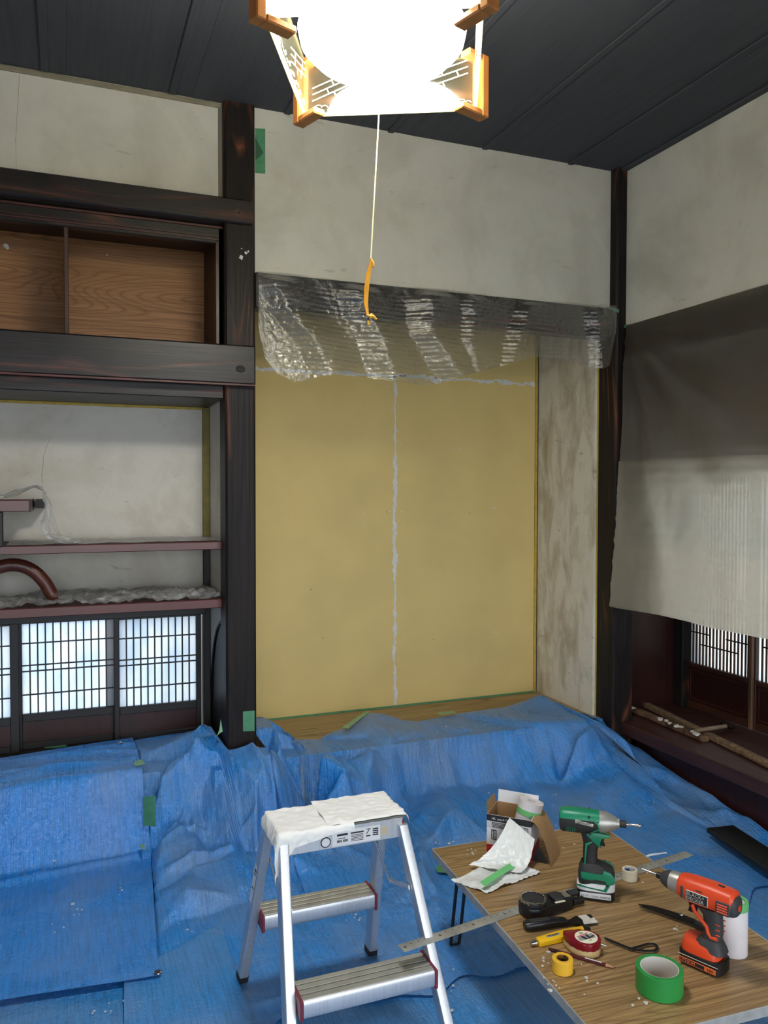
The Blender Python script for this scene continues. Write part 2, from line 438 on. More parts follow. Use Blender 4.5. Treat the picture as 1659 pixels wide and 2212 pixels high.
def text(body, size, m, parent, mx, name='lettering', ext=.0004, align='LEFT', sx=1.0):
    cu = bpy.data.curves.new(name, 'FONT'); cu.body = body; cu.size = size; cu.extrude = ext; cu.align_x = align
    cu.resolution_u = 2
    t = bpy.data.objects.new(name, cu); COL.objects.link(t)
    dg = bpy.context.evaluated_depsgraph_get()
    me = bpy.data.meshes.new_from_object(t.evaluated_get(dg))
    bpy.data.objects.remove(t); bpy.data.curves.remove(cu)
    me.transform(Matrix.Diagonal((sx, 1, 1, 1))); me.transform(mx); me.materials.clear(); me.materials.append(m); me.name = name
    o = bpy.data.objects.new(name, me); COL.objects.link(o); o.parent = parent
    return o

# ================================================================== THE ROOM
CZ = 2.921
YF = 3.21          # front of the main post
floor = struct('floor', B(-1.45, 3.2, -1.65, 3.95, -.08, 0), m_floor)
ground = struct('ground', B(-14, 14, -14, 16, -.5, -.4), mat('outside gravel', rgb(150, 148, 140), .9, var=.2))
ceil = struct('ceiling', B(-1.45, 3.2, -1.65, 3.95, CZ+.02, CZ+.08), m_dark)
for i, x in enumerate(np.arange(-1.35, 2.5, .455)):
    x1 = min(x+.4545, 2.5)
    struct('ceiling_board', B(x, x1, -1.6, 3.24, CZ+(i % 2)*.001, CZ+.019), m_ceil, ceil)
for x in (-.96, -.51, -.06, .395, .85, 1.305, 1.76, 2.215):
    struct('ceiling_rod', B(x-.014, x+.014, -1.6, 3.23, CZ-.007, CZ, .003), m_ceil, ceil)
struct('trim_1', B(2.47, 2.53, -1.6, 3.2, CZ-.012, CZ, .003), m_ceil)
# right wall
struct('wall_right', B(2.504, 2.57, -1.6, 3.20, 2.177, CZ+.02), m_white)
struct('wall_right.001', B(2.504, 2.57, -1.6, .98, 0, 2.177), m_room)
struct('wall_left', B(-1.41, -1.35, -1.6, 3.9, 0, CZ+.02), m_room)
# back wall behind the camera, with a wide open doorway that lets the daylight in
bw = G().box(-1.41, -1.25, -1.62, -1.56, 0, CZ+.02); bw.box(2.2, 3.1, -1.62, -1.56, 0, CZ+.02); bw.box(-1.25, 2.2, -1.62, -1.56, 2.1, CZ+.02)
struct('wall_back', bw, m_room)
# front wall: plaster above the big alcove, and above the shelf alcove
struct('wall_front', B(.70, 2.505, 3.231, 3.30, 2.263, CZ+.02), m_white)
wl = struct('wall_front.001', B(-1.36, .60, 3.253, 3.32, 2.50, CZ+.02), m_white)
struct('trim_2', B(-1.36, .585, 3.244, 3.256, 2.904, 2.921, .002), mat('unpainted khaki edge', rgb(150, 142, 122), .8, var=.2))
struct('trim_3', B(.575, .592, 3.246, 3.256, 2.50, 2.921, .002), mat('grey edge bead', rgb(120, 114, 104), .8))
# posts
def post(name, x0, x1, y0, y1, z1, ch=.009, m=m_black):
    p = [(x0+ch, y0), (x1-ch, y0), (x1, y0+ch), (x1, y1), (x0, y1), (x0, y0+ch)]
    return struct(name, G().prism(p, 0, z1, 'z'), m, smooth=20)
p1 = post('trim_4', .591, .714, YF, YF+.12, CZ)
p1['label'] = 'thick black stained main post between the two alcoves'
p2 = post('trim_5', 2.45, 2.570, 3.178, 3.318, CZ)
# white chips and nail marks on the main post
def blob(cx, cz, r, n=9, sd=0, el=1.0):
    q = random.Random(sd); return [(cx+r*el*math.cos(t)*q.uniform(.55, 1.2), cz+r*math.sin(t)*q.uniform(.55, 1.2)) for t in [2*PI*i/n for i in range(n)]]
for (px, py, r_, sd) in ((521, 556, .010, 1), (531, 546, .006, 2), (522, 537, .003, 3), (536, 543, .005, 7)):
    c = onY(px, py, YF); struct('filler_chip', G().prism(blob(c.x, c.z, r_, 9, sd), YF-.0012, YF+.001, 'y'), m_putty, p1)
# beams over the shelf alcove
b1 = struct('trim_6', B(-1.36, .702, 3.19, 3.26, 2.441, 2.536, .005), m_blackx)
b2 = struct('trim_7', B(-1.36, .708, 3.182, 3.262, 1.806, 1.961, .006), m_blackx)
struct('edge_line', B(-1.36, .706, 3.1835, 3.2, 1.800, 1.808, .001), m_redline, b2)
kn = G(); c = onY(520, 797, 3.18); kn.loft([((c.x, 3.184, c.z), (.020, 0, 0), (0, 0, .015), 2), ((c.x, 3.179, c.z), (.017, 0, 0), (0, 0, .012), 2), ((c.x, 3.181, c.z), (.008, 0, 0), (0, 0, .005), 2)], 18)
struct('knot', kn, m_rubber, b2)
c = onY(516, 460, 3.188); kn = G()
for a in (35, -40, 80):
    kn.box(-.018, .018, -.001, .001, -.0022, .0022, mx=T(c) @ Ry(R(a)))
struct('nail_gouge', kn, mat('gouged wood', rgb(92, 66, 54), .7), b1)
struct('trim_8', B(-1.36, .591, 3.24, 3.64, 1.752, 1.806, .003), m_blackx)
struct('trim_9', B(-1.36, .572, 3.628, 3.645, 1.742, 1.754), m_yellow)
# lintel of the big alcove
struct('trim_10', B(.714, 2.45, 3.212, 3.30, 2.12, 2.262, .004), m_blackx)

# ---------------------------------------------------------------- cabinet above the shelf alcove
CY = 3.64
cab = thing('built_in_cabinet', 'open wooden wall cabinet high on the left, between two black beams', 'cabinet', (-.4, 3.45, 1.95))
obj('back_board', B(-1.36, .60, CY, CY+.03, 1.94, 2.47), m_cab, cab)
obj('floor_board', B(-1.36, .60, 3.262, CY, 1.94, 1.962), m_cabd, cab)
obj('top_board', B(-1.36, .60, 3.262, CY, 2.44, 2.47), m_cabd, cab)
obj('side_board', B(.578, .60, 3.262, CY, 1.962, 2.44), m_cabd, cab)
obj('header', B(-1.36, .591, 3.262, 3.30, 2.372, 2.441, .003), m_blackx, cab)
hl = G(); hl.box(-1.36, .575, 3.256, 3.264, 2.384, 2.388); hl.box(-1.36, .575, 3.256, 3.264, 2.396, 2.399); hl.box(-1.36, .591, 3.250, 3.264, 2.430, 2.436)
obj('groove_edge', hl, m_redline, cab)
obj('divider', B(.0, .016, 3.268, CY, 1.962, 2.40, .002), m_cabd, cab)
obj('jamb', B(.563, .578, 3.256, 3.30, 1.962, 2.38, .002), m_redd, cab)
obj('jamb', B(.578, .591, 3.262, 3.31, 1.962, 2.44), m_dark, cab)
c = onY(14, 532, CY); obj('filler_chip', G().prism(blob(c.x, c.z, .012, 9, 4), CY-.002, CY+.001, 'y'), m_putty, cab)
c = onY(231, 551, CY); obj('filler_chip', G().prism(blob(c.x, c.z, .004, 6, 5), CY-.002, CY+.001, 'y'), m_putty, cab)

# ---------------------------------------------------------------- shelf alcove
YB = 3.638
struct('wall_front.002', B(-1.36, .62, YB, YB+.05, .868, 1.80), m_alcove)
# faint hairline crack in the plaster
cr = G(); pts = [onY(x, y, YB-.0004) for x, y in ((108, 945), (100, 968), (94, 985), (93, 1005), (90, 1025), (91, 1042))]
cr.tube(pts, .0007, 5); pts = [onY(x, y, 3.2526) for x, y in ((42, 160), (40, 200), (34, 300), (35, 368))]
struct('trim_11', cr, mat('hairline crack', rgb(140, 134, 124), .9))
cr = G(); cr.tube(pts, .0006, 5); struct('trim_12', cr, mat('hairline crack upper', rgb(150, 146, 136), .9))
# wall between the alcoves with an arched opening beside the main post
Yn, Yr = 3.335, 3.70
arc = [(3.335+.305*math.cos(t), .29+.545*math.sin(t)) for t in [PI/2*i/14 for i in range(15)]]      # (Y, z), from back foot to the crown by the post
prof = [(Yr+.13, 0), (Yr+.13, CZ), (3.325, CZ)] + arc[::-1] + [(arc[0][0], 0)]
struct('wall_divider', G().prism(prof, .597, .70, 'x'), m_alcove)
inner = [(3.335, .25)] + [(3.335+.299*math.cos(t), .25+.576*math.sin(t)) for t in [PI/2*i/14 for i in range(15)]]
struct('arch_dark_fill', G().prism(inner, .602, .698, 'x'), m_dark)  # dark filler shaped to the arch, painting in the darkness of the hole
rim = G(); rim.tube([(.599, y, z) for y, z in arc], .007, 8); struct('trim_14', rim, m_iron)
struct('trim_15', B(.566, .597, 3.615, 3.66, 1.175, 1.752, .003), m_olive)
struct('trim_16', B(.566, .597, 3.615, 3.72, .25, 1.175, .003), m_dark)
struct('baseboard_left', B(-1.36, .597, 3.215, 3.63, .20, .285), m_blackx)
struct('trim_17', B(-1.36, .591, 3.21, 3.24, 0, .28), m_blackx)
struct('trim_18', B(-1.36, .575, 3.60, 3.72, .834, .872, .003), m_dark)
struct('trim_19', B(-1.36, .60, 3.63, 3.74, .20, .287), m_blackx)

def sash(name, x0, x1, y, z0, z1, p0, p1_, zp0, ncol, hz, panm, munm, double=None):
    # wooden frame (root) > panes, muntins, lower panel
    g = G(); g.box(x0, p0, y-.016, y+.016, z0, z1, .002); g.box(p1_, x1, y-.016, y+.016, z0, z1, .002)
    g.box(p0, p1_, y-.016, y+.016, z1-.026, z1, .002); g.box(p0, p1_, y-.016, y+.016, z0, z0+.028, .002); g.box(p0, p1_, y-.016, y+.016, zp0-.032, zp0, .002)
    root = struct(name, g, m_mun)
    obj('lower_panel', B(p0, p1_, y-.006, y+.006, z0+.026, zp0-.03), m_redd, root)
    wv = (p1_-p0)/ncol
    first = None
    for i in range(ncol):
        a = p0+i*wv
        mm = m_pane2 if (double and i >= ncol-double) else panm
        obj('pane', B(a+.0006, a+wv-.0006, y+.002, y+.005, zp0-.005, z1-.02), mm, root)
        if i: obj('muntin', B(a-.0028, a+.0028, y-.009, y+.003, zp0, z1-.026), munm, root)
    H = z1-.026-zp0
    for f in hz:
        obj('muntin', B(p0, p1_, y-.007, y+.001, zp0+H*f-.0026, zp0+H*f+.0026), munm, root)
    return root
HZ = (.21, .47, .535, .78)
sash('window_1', .186, .560, 3.668, .287, .846, .209, .538, .436, 11, HZ, m_pane, m_mun)
sash('window_2', -.212, .210, 3.702, .287, .846, -.180, .187, .436, 12, HZ, m_pane, m_mun, 1)
sash('window_3', -.62, -.190, 3.668, .287, .846, -.60, -.224, .436, 12, HZ, m_pane, m_mun)
sash('window_4', -1.03, -.60, 3.702, .287, .846, -1.00, -.63, .436, 12, HZ, m_pane, m_mun)

def shelf(name, label, x0, x1, y0, y1, z0, z1, group='built-in alcove shelves'):
    s = thing(name, label, 'shelf', ((x0+x1)/2, (y0+y1)/2, z0), 0)
    obj('shelf_board', B(x0, x1, y0+.012, y1, z0+.002, z1-.001), m_cabd, s)
    obj('front_edge', B(x0, x1, y0, y0+.014, z0, z1, .0025), m_red, s)
    return s
shelf('alcove_shelf', 'dark red alcove shelf second from the bottom, with grey film on it', -1.34, .592, 3.297, YB, 1.143, 1.175)
shelf('alcove_shelf', 'lowest dark red alcove shelf just above the lattice windows', -1.34, .592, 3.297, YB, .903, .939)
us = shelf('alcove_shelf', 'short dark red shelf at the left edge, topmost in the alcove', -1.34, -.125, 3.264, YB, 1.305, 1.348)
obj('end_cap', B(-.13, -.1235, 3.262, YB, 1.303, 1.349, .001), m_redd, us)
obj('shelf_post', B(-.245, -.218, 3.27, 3.297, 1.1752, 1.305, .003), m_dark, us)
obj('bracket', B(-.115, -.08, 3.50, YB-.002, 1.312, 1.348), m_dark, us)
# bent wooden rail on the lowest shelf
ctr = [(-60, 1330), (-45, 1275), (-20, 1236), (10, 1222), (45, 1222), (75, 1236), (98, 1260), (113, 1285), (124, 1310)]
P = [onY(x, y, 3.40) for x, y in ctr]
P[-1].z = .972; P[0].z = .972
_q = []
for i in range(len(P)-1):
    a0, a1, a2, a3 = P[max(i-1, 0)], P[i], P[i+1], P[min(i+2, len(P)-1)]
    for t in (0, .25, .5, .75): _q.append(.5*((2*a1)+(a2-a0)*t+(2*a0-5*a1+4*a2-a3)*t*t+(3*a1-a0-3*a2+a3)*t**3))
P = _q+[P[-1]]
arch = thing('bent_wood_rail', 'curved red brown wooden rail bent like an arch on the lowest shelf', 'rail', (P[16].x, 3.40, .94))
obj('rail', G().tube(P, [.0255]*len(P), 16, up=(0, 1, 0)), wood('red brown bent wood', rgb(92, 44, 32), rgb(44, 20, 18), 'z', .28, 8, .4, .5), arch, smooth=180)

def film_sheet(name, label, P, m, cat='plastic sheet'):
    o = obj(name, G().grid(P), m, None, label, cat, smooth=180)
    me = o.data; q = sum((p_.normal*p_.area for p_ in me.polygons), Vector())
    if q.dot(Vector((0, 0, EYE))-o.location) < 0: me.flip_normals()      # the sheet's outer side faces the room
    return o
# crumpled film on the shelves
def crumple(x0, x1, y0, y1, z, nu, nv, amp, seed, front_drop=0):
    u = np.linspace(x0, x1, nu)[:, None]*np.ones((1, nv)); v = np.ones((nu, 1))*np.linspace(y0, y1, nv)[None, :]
    h = np.clip(ridged(u*7, v*11, seed)-.55, 0, 2)*amp + np.abs(pn(u*22, v*26, seed+5))*amp*.5
    return np.stack([u, v, z+.002+h], -1)
film_sheet('masking_film', 'clear crumpled plastic film covering the lowest alcove shelf', crumple(-.30, .585, 3.299, 3.625, .940, 150, 50, .022, 3), m_films)
film_sheet('masking_film', 'thin clear film lying flat on the second alcove shelf', crumple(-.21, .585, 3.299, 3.625, 1.176, 120, 34, .004, 8), m_films)
# film hanging from the short top shelf: a fold that drapes over the end and trails on the shelf below
n1, n2 = 70, 30
path = [(-.30, 1.358), (-.22, 1.368), (-.15, 1.392), (-.112, 1.402), (-.088, 1.385), (-.080, 1.33), (-.082, 1.26), (-.07, 1.215), (-.025, 1.192), (.02, 1.181)]
pa = np.array(path); tt = np.linspace(0, len(pa)-1, n1); k0 = np.clip(tt.astype(int), 0, len(pa)-2); fr = (tt-k0)[:, None]
fr = fr*fr*(3-2*fr)*.5+fr*.5
pp = pa[k0]*(1-fr)+pa[k0+1]*fr
V = np.linspace(0, 1, n2)
PX = pp[:, 0][:, None] + (V[None, :]-.5)*.04*sstep(40, 60, np.arange(n1))[:, None] + .010*pn(tt[:, None]*.9, V[None, :]*4, 3) + V[None, :]*.035*sstep(25, 45, np.arange(n1))[:, None]
PY = 3.275 + V[None, :]*.10 + 0*PX + .012*pn(tt[:, None]*1.3, V[None, :]*5, 9)
PZ = pp[:, 1][:, None] + np.clip(.014*pn(tt[:, None]*1.7, V[None, :]*6, 12), -.003, .02) + (1-V[None, :])*-.018*sstep(30, 12, np.arange(n1))[:, None]
PZ = np.maximum(PZ, np.where(PX < -.12, 1.3505, 1.1790))
film_sheet('masking_film', 'grey film draped over the end of the short top shelf and hanging down', np.stack([PX, PY, PZ], -1), m_films)

# ---------------------------------------------------------------- the big alcove
TZ = .262
YG = 3.83
struct('baseboard_front', B(.715, 2.45, 3.275, YG+.02, .18, TZ), m_boardf)
struct('trim_20', B(.714, 2.45, 3.25, 3.276, 0, TZ-.01, .004), m_dark)
wb = struct('wall_front.003', B(.60, 2.56, YG+.012, YG+.07, 0, CZ), m_dark)
xs = onY(853, 1300, YG).x
zs = onY(853, 812, YG).z
XR = 2.412
for i, (x0, x1, z0, z1) in enumerate(((.70, xs-.001, TZ, zs-.001), (xs+.001, XR, TZ, zs-.001), (.70, XR, zs+.001, CZ))):
    struct('gold_board', B(x0, x1, YG, YG+.012, z0, z1, .0008), m_gold, wb)
def ragged(pts, w, seed, nrm=YG-.0012, vertical=True):
    q = random.Random(seed); g = G(); L, Rr = [], []
    for i, (a, b) in enumerate(pts):
        t = b if vertical else a
        e1 = max(.12, .55+1.3*float(pn(np.array(t*13.), np.array(seed+.3), seed))+.7*float(pn(np.array(t*47.), np.array(seed+.7), seed+2)))+q.uniform(-.12, .12)
        e2 = max(.12, .55+1.3*float(pn(np.array(t*11.), np.array(seed+5.3), seed+4))+.7*float(pn(np.array(t*53.), np.array(seed+9.7), seed+6)))+q.uniform(-.12, .12)
        l, r = w*max(e1, .1), w*max(e2, .1)
        if vertical: L.append((a-l, b)); Rr.append((a+r, b))
        else: L.append((a, b-l)); Rr.append((a, b+r))
    for i in range(len(pts)-1):
        vs = [(p[0], nrm+d, p[1]) for d in (0, .0012) for p in (L[i], L[i+1], Rr[i+1], Rr[i])]
        g._add(vs, [(0, 1, 2, 3), (0, 4, 5, 1), (3, 2, 6, 7)])
    return g
zz = np.linspace(TZ+.005, zs, 230)
struct('putty_seam', ragged([(xs+.002*math.sin(z*9), z) for z in zz], .011, 3), m_putty, wb, smooth=0)
struct('putty_seam', B(xs-.0035, xs-.0005, YG-.0022, YG, TZ, zs), m_putty, wb)
xx = np.linspace(.705, xs+.06, 150); struct('putty_seam', ragged([(x, zs+.002*math.sin(x*20)) for x in xx], .012, 5, vertical=False), m_putty, wb, smooth=0)
xx = np.linspace(1.60, XR-.004, 140); struct('putty_seam', ragged([(x, zs-.004*math.sin(x*11)) for x in xx], .015, 8, vertical=False), m_putty, wb, smooth=0)
g = G(); q = random.Random(11)
for (px, py, r_) in ((788, 1107, .0045), (787, 1130, .004), (842, 1105, .004), (868, 1105, .006), (1068, 1097, .006), (1066, 1365, .0055), (1073, 1369, .003), (820, 878, .003), (838, 836, .004), (836, 957, .004), (865, 958, .004), (602, 1385, .003), (875, 1382, .004), (1147, 868, .003), (672, 1262, .0025)):
    c = onY(px, py, YG); g.prism(blob(c.x, c.z, r_, 7, px), YG-.001, YG+.001, 'y')
for px in (975, 983, 991, 997):
    c = onY(px, 970, YG); g.box(c.x-.006, c.x+.006, YG-.0008, YG+.001, c.z-.0012, c.z+.0012)
struct('filler_dot', g, m_putty, wb, smooth=0)
g = G()
for (px, py) in ((672, 1273), (697, 1378), (836, 1106), (937, 1381), (1014, 1108)):
    c = onY(px, py, YG); g.prism(blob(c.x, c.z, .003, 7, px), YG-.001, YG+.001, 'y')
struct('nail_mark', g, m_ink, wb, smooth=0)
struct('trim_21', B(XR, XR+.014, YG-.006, YG+.01, TZ, CZ), m_yellow)
struct('trim_22', B(XR+.014, XR+.022, YG-.004, YG+.01, TZ, CZ), m_dark)
struct('wall_alcove_right', B(2.432, 2.58, 3.318, YG+.02, 0, CZ), m_side)
struct('trim_23', B(2.447, 2.4515, 3.309, 3.322, TZ, 2.12), m_yellow)
tapeline = G().box(.71, XR, YG-.014, YG-.001, TZ, TZ+.006); struct('trim_24', tapeline, m_tape)

# ---------------------------------------------------------------- window seat (right)
XB = 2.996
struct('wall_right.002', B(2.57, 3.06, 3.338, 3.39, 0, 2.2), m_redd)
struct('wall_right.003', B(2.57, 3.06, .93, .98, 0, 2.2), m_redd)
struct('wall_right.004', B(XB+.03, 3.06, .95, 3.36, 0, .262), m_dark)
struct('wall_right.005', B(XB-.006, 3.06, .95, 3.36, 1.488, 2.2), m_cabd)
struct('trim_25', B(2.504, 3.05, .95, 3.36, 2.12, 2.177), m_dark)
struct('trim_26', B(2.502, 2.57, .97, 3.178, 1.975, 2.176, .004), m_blacky)
struct('trim_27', B(2.498, 2.51, .97, 3.178, 2.06, 2.068, .002), m_redline)
struct('trim_28', B(2.955, 3.03, 3.27, 3.338, .262, 1.5, .004), m_black)
seat = thing('window_counter', 'dark red wooden window counter along the right wall, sticks lying on it', 'counter', (2.75, 2.1, 0))
obj('counter_board', B(2.500, XB+.04, .985, 3.176, .202, .262, .004), m_redt, seat)
obj('counter_board', B(2.572, XB+.04, 3.176, 3.336, .202, .2618), m_redt, seat)
obj('kick_board', B(2.585, 2.61, .985, 3.176, 0, .202), m_redd, seat)
def sash_y(name, y0, y1, x, z0, z1, zp0, slats, shorts=()):
    g = G(); s = .026
    g.box(x-.016, x+.016, y0, y0+s, z0, z1, .002); g.box(x-.016, x+.016, y1-s, y1, z0, z1, .002)
    g.box(x-.016, x+.016, y0+s, y1-s, z1-.03, z1, .002); g.box(x-.016, x+.016, y0+s, y1-s, z0, z0+.035, .002); g.box(x-.016, x+.016, y0+s, y1-s, zp0-.02, zp0, .002)
    root = struct(name, g, m_mun2)
    obj('lower_panel', B(x-.006, x+.006, y0+s, y1-s, z0+.035, zp0-.02), m_redd, root)
    fr_ = G(); a, b_, c_, d_ = y0+s+.012, y1-s-.012, z0+.047, zp0-.034
    for yy0, yy1, zz0, zz1 in ((a, b_, c_, c_+.004), (a, b_, d_-.004, d_), (a, a+.004, c_, d_), (b_-.004, b_, c_, d_)): fr_.box(x-.009, x-.005, yy0, yy1, zz0, zz1)
    obj('panel_bead', fr_, m_redline, root)
    obj('paper', B(x+.004, x+.006, y0+s, y1-s, zp0, z1-.03), m_paper, root)
    wv = (y1-y0-2*s)/slats
    for i in range(1, slats): obj('slat', B(x-.003, x+.003, y0+s+i*wv-.0042, y0+s+i*wv+.0042, zp0, z1-.03), m_mun2, root)
    for (ya, yb, zc) in shorts: obj('cross_slat', B(x-.0075, x-.0035, ya, yb, zc-.003, zc+.003), m_mun, root)
    return root
sh = [(onX(1490, 1364, XB), onX(1532, 1372, XB)), (onX(1511, 1393, XB), onX(1593, 1412, XB)), (onX(1566, 1382, XB), onX(1616, 1393, XB))]
sash_y('window_5', 2.858, 3.300, XB+.012, .264, 1.495, .497, 17, [(b.y, a.y, (a.z+b.z)/2) for a, b in sh])
sash_y('window_6', 2.400, 2.858, XB+.012, .264, 1.495, .497, 17, [(2.60, 2.80, .66)])
sash_y('window_7', 1.946, 2.400, XB+.012, .264, 1.495, .497, 17)
sash_y('window_8', 1.490, 1.946, XB+.012, .264, 1.495, .497, 17)
struct('outer_light_block', B(3.10, 3.20, 3.20, 3.9, -.4, 2.6), m_redd)  # unseen outer screen, added to dim the far end of the first paper window
struct('outer_light_shutter', B(3.10, 3.13, .90, 2.02, -.4, 2.2), m_oldwood)  # unseen closed shutter, added to keep daylight off the nearer sashes
struct('wall_right.006', B(XB, 3.06, .95, 1.50, .26, 1.5), m_redd)
# the window frame's brown upright between the first two sashes
struct('trim_29', B(XB-.022, XB-.006, 2.836, 2.858, .263, 1.495, .003), wood('brown upright', rgb(128, 92, 66), rgb(70, 46, 34), 'z', .35))

# ================================================================== PLASTIC SHEETS
# over the big alcove's lintel
xa, xb = .722, 2.447
bot = [(560, 700), (575, 770), (600, 803), (640, 824), (700, 812), (760, 808), (850, 826), (930, 832), (1000, 812), (1080, 792), (1155, 768), (1215, 772), (1262, 785), (1300, 797), (1316, 790), (1334, 690)]
bw_ = [onY(x, y, 3.17) for x, y in bot]
nu, nv = 240, 110
U = np.linspace(xa, xb-.006, nu)
zb = np.interp(U, [p.x for p in bw_], [p.z for p in bw_])
ztop = 2.262 + .006*np.sin(U*9)
V = np.linspace(0, 1, nv)[None, :]
Zp = ztop[:, None]*(1-V)+zb[:, None]*V
Uc = U[:, None]+0*V
pleat = (np.abs(((ztop[:, None]-Zp)/.038+.25*pn(Uc*2.5, Zp*0, 3)) % 1-.5)-.25)*.010*sstep(.03, .2, V)
# slack folds: within each band the film turns towards the left and catches the lamp
FL = np.zeros_like(Uc)
for pts_, hw in (([(572, 612), (610, 680), (660, 740), (690, 800)], .040), ([(745, 625), (770, 680), (800, 740), (822, 810)], .050), ([(905, 720), (935, 760), (960, 800), (985, 830)], .050), ([(1135, 655), (1122, 690), (1105, 740), (1090, 790)], .030), ([(1280, 690), (1283, 730), (1288, 770), (1292, 800)], .030), ([(1010, 700), (1000, 735), (1015, 770), (1020, 800)], .030)):
    q_ = [onY(x, y, 3.17) for x, y in pts_]
    zc = np.array([p.z for p in q_])[::-1]; xc = np.array([p.x for p in q_])[::-1]
    cx_b = np.interp(Zp, zc, xc)+.012*pn(Zp*22, Zp*0, 5)
    d_ = Uc-cx_b
    rise = np.clip((d_+hw)/(2*hw), 0, 1); back = 1-sstep(hw, hw+.20, d_)
    FL = np.maximum(FL, hw*.95*rise*back*sstep(0, .12, V))
bul = .012*np.sin(V*PI*.75)*(1+.6*pn(Uc*3.3, V*1.2, 4))+FL
cru = .0040*np.abs(pn(Uc*30, Zp*30, 2))+.004*np.abs(pn(Uc*14, Zp*60, 6))*FL/.03
Yp = 3.207-np.clip(bul, 0, 1)-np.abs(pleat)-cru*sstep(0, .25, V)-.002
Yp = np.where(Uc > 2.36, np.minimum(Yp, 3.172-.004-cru), Yp)
film_sheet('alcove_masking_film', 'crinkled clear plastic sheet hanging from the lintel over the ochre wall', np.stack([Uc, Yp, Zp], -1), m_film)
# over the window seat
ya, yb = 1.15, 3.165
nu, nv = 170, 150
Vv = np.linspace(0, 1, nv)[None, :]
Yq = np.linspace(yb, ya, nu)[:, None]+0*Vv
zt_ = 2.172; zbq = .835+0*Yq
Zq = zt_*(1-Vv)+zbq*Vv
dist = np.sqrt((Yq-3.165)**2+(Zq-2.15)**2); ang = np.arctan2(3.165-Yq, 2.15-Zq)
fan = .024*np.sin(ang*17+2*pn(Yq*2, Zq*2, 3))*np.exp(-ang*.9)*sstep(0, .5, dist)
Xq = 2.494 - .05*np.sin(Vv*PI*.62)*sstep(0, .15, Vv) - fan - .012*np.abs(pn(Yq*3, Zq*1.2, 7))*sstep(.1, .5, Vv) - (np.abs((Zq/.048) % 1-.5)*.003)*sstep(.3, .5, Vv) - .006*np.abs(pn(Yq*12, Zq*9, 15))*sstep(.4, .7, Vv)
Yq = Yq - .010*np.abs(np.sin(Zq*30))*(Yq > yb-.001) + .030*Vv*(Yq > 3.0)*0
Xq = Xq-.006
film_sheet('window_masking_film', 'milky plastic sheet hanging over the window seat at the right', np.stack([Xq, Yq, Zq], -1), m_filmr)
j0 = int(np.argmin(np.abs(Zq[0]-1.53)))
film_sheet('window_masking_film', 'second milky plastic layer on the lower half of the window sheet', np.stack([Xq[:, j0:]-.006-.003*np.abs(pn(Yq[:, j0:]*9, Zq[:, j0:]*14, 31)), Yq[:, j0:], Zq[:, j0:]-.002], -1), m_filmb)

# ================================================================== TARPS
def dseg(x, y, poly):
    d = np.full(x.shape, 9.0); s = np.zeros(x.shape); n = len(poly)-1
    for i in range(n):
        ax, ay = poly[i]; bx, by = poly[i+1]; vx, vy = bx-ax, by-ay; L = vx*vx+vy*vy
        t = np.clip(((x-ax)*vx+(y-ay)*vy)/L, 0, 1)
        dd = np.hypot(x-ax-t*vx, y-ay-t*vy); m = dd < d
        d = np.where(m, dd, d); s = np.where(m, (i+t)/n, s)
    return d, s
def fold(x, y, px, z, h, w_, taper=True):
    p = [onZ(a, b, z) for a, b in px]
    d, s = dseg(x, y, [(q.x, q.y) for q in p])
    env = np.sin(np.clip(s, .04, .96)*PI)**.5 if taper else 1
    return h*env*np.maximum(np.exp(-(d/w_)**1.15) - .02, 0)
# flat sheet under everything
nu, nv = 150, 130
X = np.linspace(-1.34, 2.56, nu)[:, None]+np.zeros((1, nv)); Y = np.zeros((nu, 1))+np.linspace(.35, 3.13, nv)[None, :]
Hh = .004+.004*np.abs(pn(X*3, Y*3, 1))+.0025*np.clip(ridged(X*2.2, Y*1.1, 6)-1.05, 0, 1)
obj('blue_tarp', G().grid(np.stack([X, Y, Hh], -1)), m_tarp3, None, 'flat dusty blue tarp on the floor under the stepladder and table', 'tarp', smooth=180)
a, b, c, d = [onZ(x, y, .016) for x, y in ((268, 2110), (478, 1995), (600, 2400), (268, 2420))]
nu, nv = 40, 50
P_ = np.zeros((nu, nv, 3))
for i in range(nu):
    for j in range(nv):
        s_, t = i/(nu-1), j/(nv-1); p = (a*(1-s_)+b*s_)*(1-t)+(d*(1-s_)+c*s_)*t
        P_[i, j] = (p.x, p.y, .0155+.004*abs(float(pn(np.array(p.x*4), np.array(p.y*4), 3))))
obj('blue_tarp', G().grid(P_), m_tarp3, None, 'narrow flat blue tarp strip on the floor left of the stepladder', 'tarp', smooth=180)
def facets(x, y, cell, seed, k=1.0):
    # bowls of slack sheet meeting in sharp ridges
    gx, gy = np.floor(x/cell), np.floor(y/cell); best = np.full(x.shape, 9.0)
    for dx in (-1, 0, 1):
        for dy in (-1, 0, 1):
            ix, iy = gx+dx, gy+dy
            h = (np.sin(ix*127.1+iy*311.7+seed*17.3)*43758.5453) % 1; h2 = (np.sin(ix*269.5+iy*183.3+seed*7.7)*43758.5453) % 1; h3 = (np.sin(ix*91.7+iy*47.3+seed*3.1)*43758.5453) % 1
            ex, ey = x/cell-(ix+h), y/cell-(iy+h2)
            best = np.minimum(best, ex*ex+ey*ey+.45*h3+.5*(h-.5)*ex+.5*(h2-.5)*ey)
    return np.clip(best, 0, 1.4)*k
